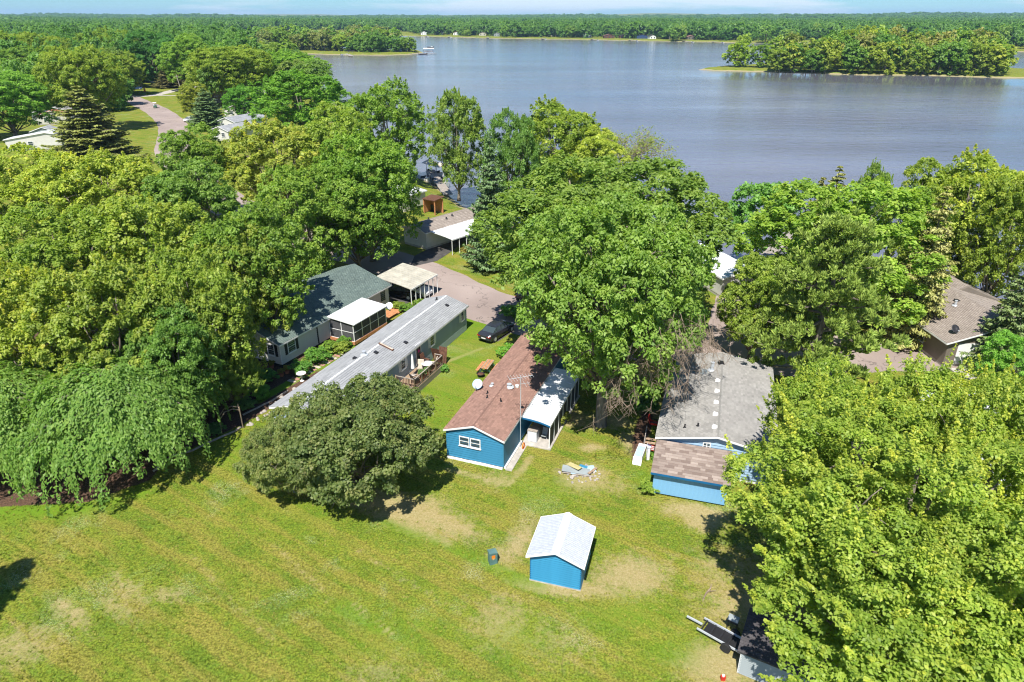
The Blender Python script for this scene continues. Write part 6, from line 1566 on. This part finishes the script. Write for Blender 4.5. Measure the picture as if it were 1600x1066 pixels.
for i in range(60):
    a, r = rg.uniform(0, 2 * PI), rg.uniform(.3, 1.5); s = rg.uniform(.04, .12); x, y = r * math.cos(a), -.25 + r * .8 * math.sin(a); q = Matrix.Translation((x, y, s * .5)) @ Matrix.Rotation(rg.uniform(0, 6), 4, 'Z') @ Matrix.Rotation(rg.uniform(-.4, .4), 4, 'X'); sb.box(-s, -s * .7, -s * .6, s, s * .7, s * .6, 0, q)
tag(sb.build('rubble', M['stone'], None, (jx, jy, 0)), 'stones and rubble round the scrap heap', 'rubble', kind='stuff')
t = thing('fallen_stick', 'long thin stick pointing left from the scrap heap', 'stick', (jx - 1.3, jy + .2, .06)); b = MB(); b.tube([(-.5, .15, 0), (0, 0, .03), (.6, -.1, .12)], [.01, .018, .02], 5); b.build('wood', M['twig'], t)
# beside the grey roofed home
x, y = (9.66, 42.80); t = thing('dock_section', 'white and pale blue bench-like box beside the grey roofed home', 'storage bench', (x, y, 0), rad(68)); b = MB(); b.box(-.9, -.3, 0, .9, .3, .5); b.build('box', M['white'], t); b = MB(); b.box(-.85, -.27, .505, .5, .27, .54); b.build('lid', M['blueplastic'], t); b = MB(); b.prism([(-1.3, -.35, 0), (-.92, -.32, 0), (-.92, -.32, .45), (-1.25, -.35, .12)], (0, .65, 0)); b.build('sloped_end', M['white'], t)
x, y = (10.15, 42.31); t = thing('white_post', 'short white post standing right of the storage bench', 'post', (x, y, 0)); b = MB(); b.box(-.1, -.1, 0, .1, .1, 1.1); b.build('shaft', M['white'], t); b = MB(); b.box(-.13, -.13, 1.1, .13, .13, 1.15); b.build('cap', M['white'], t)
x, y = (10.53, 43.31); t = thing('entry_steps', 'wooden steps against the left wall of the grey roofed home', 'steps', (x, y, 0), rad(-17))
for i in range(4): b = MB(); b.box(-.5, i * .28, i * .16, .5, i * .28 + .27, i * .16 + .04); b.build('tread', M['wood'], t)
for sx in (-.52, .52): b = MB(); b.beam((sx, 0, .05), (sx, 1.2, .65), .05, .12); b.beam((sx, 0, .9), (sx, 1.2, 1.5), .05, .06); b.box(sx - .03, -.03, 0, sx + .03, .03, .92); b.build('stringer', M['greywood'], t)
x, y = (10.38, 42.31); t = thing('small_flag', 'small red and white striped flag by the steps', 'flag', (x, y, 1.2), rad(-30))
for i in range(7): b = MB(); b.box(-.35, 0, -i * .065, .35, .012, -i * .065 + .062); b.build('stripe', M['red' if i % 2 == 0 else 'white'], t)
b = MB(); b.box(-.35, -.006, -.2, -.05, 0, .062); b.build('canton', M['carblue'], t); b = MB(); b.tube([(-.37, 0, -1.1), (-.37, 0, .15)], .015, 5); b.build('pole', M['white'], t)
chair('red plastic chair behind the steps of the grey roofed home', *(11.41, 46.70), 0, 1.2, 'red')
# bottom right shed and trailer
t = thing('small_shed', 'small grey sided shed with dark roof under the nearest maple', 'shed', (11.4, 23.95, 0), rad(-29))
b = MB(); b.prism([(0, 0, .05), (0, 2.4, .05), (0, 2.4, 1.9), (0, 0, 1.5)], (3.6, 0, 0)); b.build('wall', M['greysiding'], t)
side_boards(t, 3.6, .05, 1.5, .12, 'greysiding', (0, 0, 0), 0)
slope(t, 'roof', (-.2, -.12, 1.55), (1, 0, 0), (0, 2.6, .45), 4.0, 2.7, 'sh_dark', 8, .33, .16)
b = MB(); b.box(-.03, -.03, .02, .07, .03, 1.5); b.build('corner_post', M['white'], t)
t = thing('utility_trailer', 'long low metal trailer frame lying left of the small shed', 'trailer', (10.2, 26.75, .35), rad(-40))
for sy in (-.45, .45): b = MB(); b.beam((0, sy, 0), (2.9, sy, 0), .07, .1); b.build('side_rail', M['galv'], t)
for i in range(6): b = MB(); b.beam((.2 + i * .5, -.42, -.02), (.2 + i * .5, .42, -.02), .06, .06); b.build('cross_member', M['darkmetal'], t)
b = MB(); b.box(.3, -.38, -.08, 2.8, .38, -.05); b.build('bed', M['black'], t); b = MB(); b.beam((-.8, 0, -.05), (.1, 0, -.02), .09, .09); b.build('tongue', M['galv'], t)
for sy in (-.6, .6): b = MB(); b.lathe([(.05, -.08), (.27, -.08), (.27, .08), (.05, .08)], 14); o = b.build('wheel', M['rubber'], t, (1.7, sy, -.08)); o.rotation_euler = (PI / 2, 0, 0)
x, y = (11.88, 26.62); t = thing('camp_stove', 'small grey grill box standing beside the trailer frame', 'grill', (x, y, 0), rad(-35)); b = MB(); b.box(-.26, -.17, .62, .26, .17, .78); b.build('firebox', M['darkmetal'], t); b = MB(); b.prism([(-.28, -.19, .785), (.28, -.19, .785), (.28, -.1, .93), (-.28, -.1, .93)], (0, .24, .0)); b.build('lid', M['greysiding'], t)
for sx in (-.22, .22):
    for sy in (-.14, .14): b = MB(); b.tube([(sx, sy, 0), (sx, sy, .62)], .018, 4); b.build('leg', M['darkmetal'], t)
x, y = (10.54, 23.54); t = thing('fuel_can', 'red can with pale top at the bottom edge near the small shed', 'can', (x, y, 0)); b = MB(); b.box(-.11, -.08, 0, .11, .08, .26); b.build('can_body', M['red'], t); b = MB(); b.lathe([(.07, .26), (.07, .34), (.03, .37)], 10); b.build('cap', M['white'], t)
t = thing('fallen_branch', 'pale fallen branch lying in the maple shade on the lawn', 'branch', (*(11.30, 29.06), .06)); b = MB(); b.tube([(-.5, -.5, 0), (-.2, .0, .06), (.15, .35, .1), (.3, .7, .04)], [.02, .05, .045, .02], 6); b.tube([(.0, .15, .08), (.4, .1, .2)], [.03, .01], 4); b.build('wood', M['twig'], t)
# ---- garden by the white house
for i in range(15):
    a_, b_ = Vector((*(-20.15, 54.15), 0)), Vector((*(-16.08, 61.11), 0)); p = a_.lerp(b_, (i + .5) / 15); o = MB(); o.box(-.42, -.17, 0, .42, .17, .05)
    o = tag(o.build('path_slab', M['brick' if i % 2 else 'paver'], None, (p.x + random.uniform(-.05, .05), p.y, .004), rad(-26 + random.uniform(-5, 5))), None, None)
    o['kind'] = 'structure'
BS = [(470, 583, 1.0, (.7, 1, .8), 'low dark green shrub at the foot of the white wall below the window'), (497, 565, 1.15, (.8, 1.05, .8), 'dark leafy shrub right of the pink peony'), (517, 550, .95, (1.1, 1.1, .8), 'light green shrub in front of the screened porch'), (533, 551, .9, (1.3, 1.1, .8), 'yellow-green shrub by the porch corner'),
      (478, 569, .55, (1.2, 1.1, .8), 'narrow climbing plant against the white wall'), (540, 540, .8, (.9, 1.1, .8), 'green shrub beneath the porch steps'), (635, 487, .8, (1.0, 1.1, .8), 'green plants at the foot of the cream carport post'), (622, 482, .7, (1.3, 1.15, .8), 'yellow-green plants by the cedar steps'), (655, 478, .7, (1.1, 1.1, .9), 'flowering plants in the border below the carport'),
      (413, 600, 1.1, (.6, .9, .8), 'dark low shrub in the mulch bed below the wall corner'), (405, 622, 1.0, (.9, 1.2, .8), 'bright low shrub in the mulch bed'), (383, 640, .9, (.75, .9, 1.2), 'grey-leaved shrub in the mulch bed near the arch'), (340, 676, .7, (.7, .9, 1.3), 'bluish small plant beside the timber edging'), (692, 580, .55, (.7, 1.0, 1.0), 'small hosta at the corner of the wooden deck'),
      (872, 660, .9, (1.2, .9, .8), 'low olive weeds left of the ash trunk'), (1014, 768, .7, (1.3, 1.2, .8), 'bright leafy weeds at the near corner of the lean-to'), (1030, 715, .7, (.9, 1.1, .8), 'weeds between the steps and the lean-to'), (765, 405, 1.8, (1.1, .9, .8), 'brownish shrub at the end of the white carport'), (740, 400, 1.6, (1.3, .8, .9), 'reddish brown shrub right of the white carport posts'),
      (1500, 565, 1.6, (1.0, 1.2, .8), 'bright green shrub in front of the tan house garage'), (800, 496, 1.2, (.8, 1.1, .8), 'green shrub behind the dark grey sedan'), (797, 558, 1.1, (.8, 1.15, .7), 'small bright green tree-like shrub between picnic table and brown roof'), (1005, 640, 1.2, (.7, .9, .8), 'dark weeds right of the ash trunk')]
for i, (px, py, s, c, lb) in enumerate(BS):
    a = math.atan((533 - py) / 1067); yy = 30 / math.tan(rad(25.503) - a); xx = (px - 800) / 1067 * (yy * .9026 + 12.9)
    tag(link('shrub', BUSH[i % 2], None, (xx, yy, 0), i * 1.3, scale=(s, s, s * .75), color=c), lb, 'shrub')
x, y = (-18.77, 58.19); t = thing('peony', 'pink flowering peony in the border of the white house', 'flower', (x, y, 0)); link('leaves', BUSH[0], t, scale=(.5, .5, .35), color=(.8, 1, .8))
for i in range(9): b = MB(); r = .11; b.lathe([(.02, 0), (r, .05), (r * .9, .13), (.03, .16)], 8); b.build('bloom', M['pink'], t, (random.uniform(-.28, .28), random.uniform(-.28, .28), .45 + random.uniform(-.05, .08)))
x, y = (-19.09, 54.51); t = thing('bird_bath', 'round white bird bath at the near end of the path', 'bird bath', (x, y, 0)); b = MB(); b.lathe([(.2, 0), (.07, .1), (.07, .6), (.2, .66)], 12); b.build('pedestal', M['white'], t); b = MB(); b.lathe([(.15, .66), (.42, .74), (.44, .78), (.2, .72)], 18); b.build('bowl', M['white'], t)
for i, (px, py) in enumerate(((425, 575), (449, 583), (440, 588), (410, 585), (419, 592))): pot(('leftmost terracotta pot by the corner of the white house', 'terracotta pot right of the white house corner', 'terracotta pot at the very foot of the white corner post', 'dark pot under the leaves left of the white house', 'terracotta pot in front of the leftmost one')[i], *((px - 800) / 1067 * ((30 / math.tan(rad(25.503) - math.atan((533 - py) / 1067))) * .9026 + 12.9), 30 / math.tan(rad(25.503) - math.atan((533 - py) / 1067))), 0, i, (1.3, .8, .8), .3)
def logs(pts, label):
    t = thing('timber_edging', label, 'edging', (*pts[0], 0)); o = Vector((*pts[0], 0))
    for a_, b_ in zip(pts[:-1], pts[1:]):
        m = MB(); p, q = Vector((*a_, .09)) - o, Vector((*b_, .09)) - o; m.tube([p.lerp(q, .01), p.lerp(q, .5) + Vector((0, 0, .02)), p.lerp(q, .99)], [.09, .085, .08], 6); m.build('timber', M['greywood'], t)
logs([(-26.07, 40.72), (-25.59, 42.55), (-24.37, 43.31), (-23.31, 44.69)], 'row of grey timbers edging the mulch bed at the lawn')
logs([(-23.31, 44.69), (-22.06, 46.05), (-21.78, 46.70)], 'short timber edging below the garden arch')
logs([(-22.30, 48.46), (-21.58, 49.48), (-20.64, 50.75), (-19.78, 52.52)], 'long weathered log bordering the bed behind the crabapple')
rg = random.Random(8)
for i in range(26):
    tt = i / 25; a_, b_ = Vector((*(-21.42, 46.70), 0)), Vector((*(-18.85, 53.20), 0)); p = a_.lerp(b_, tt) + Vector((rg.gauss(0, .25), rg.gauss(0, .25), .05)); b = MB(); s = rg.uniform(.1, .22)
    b.lathe([(s * .7, -s * .5), (s, 0), (s * .6, s * .5), (.02, s * .6)], 7); tag(b.build('border_stone', M['stone'], None, p, rg.uniform(0, 6)), 'pale stone in the rough border behind the crabapple', 'stone', 'border stones behind the crabapple')
x, y = (-22.06, 46.33); t = thing('garden_arch', 'bent wooden garden arch at the edge of the mulch bed', 'arch', (x, y, 0), rad(30))
for yy in (0, .5): b = MB(); b.tube([(-1.1, yy, 0), (-1.05, yy, 1.3), (-.6, yy, 1.85), (0, yy, 1.95), (.5, yy, 1.7)], .035, 5); b.tube([(.5, yy, 0), (.5, yy, 2.0)], .04, 5); b.build('hoop', M['twig'], t)
for k in range(5): b = MB(); a = k / 4; b.beam((-1.05 + a * 1.5, -.02, 1.35 + .6 * math.sin(a * 2)), (-1.05 + a * 1.5, .52, 1.35 + .6 * math.sin(a * 2)), .03, .03); b.build('rung', M['twig'], t)

# ------------------------------------------------------------------ air
hz = bpy.data.materials.new('haze'); hz.use_nodes = True; hn = hz.node_tree.nodes; hn.clear()
pv = hn.new('ShaderNodeVolumePrincipled'); pv.inputs['Color'].default_value = (.45, .68, 1.0, 1); pv.inputs['Density'].default_value = 0.00007; pv.inputs['Anisotropy'].default_value = 0.0
ho = hn.new('ShaderNodeOutputMaterial'); hz.node_tree.links.new(pv.outputs[0], ho.inputs['Volume'])
b = MB(); b.box(-16000, -500, -6, 16000, 15500, 110); tag(b.build('haze', hz), 'thin bluish summer air over land and lake', 'haze', kind='stuff')
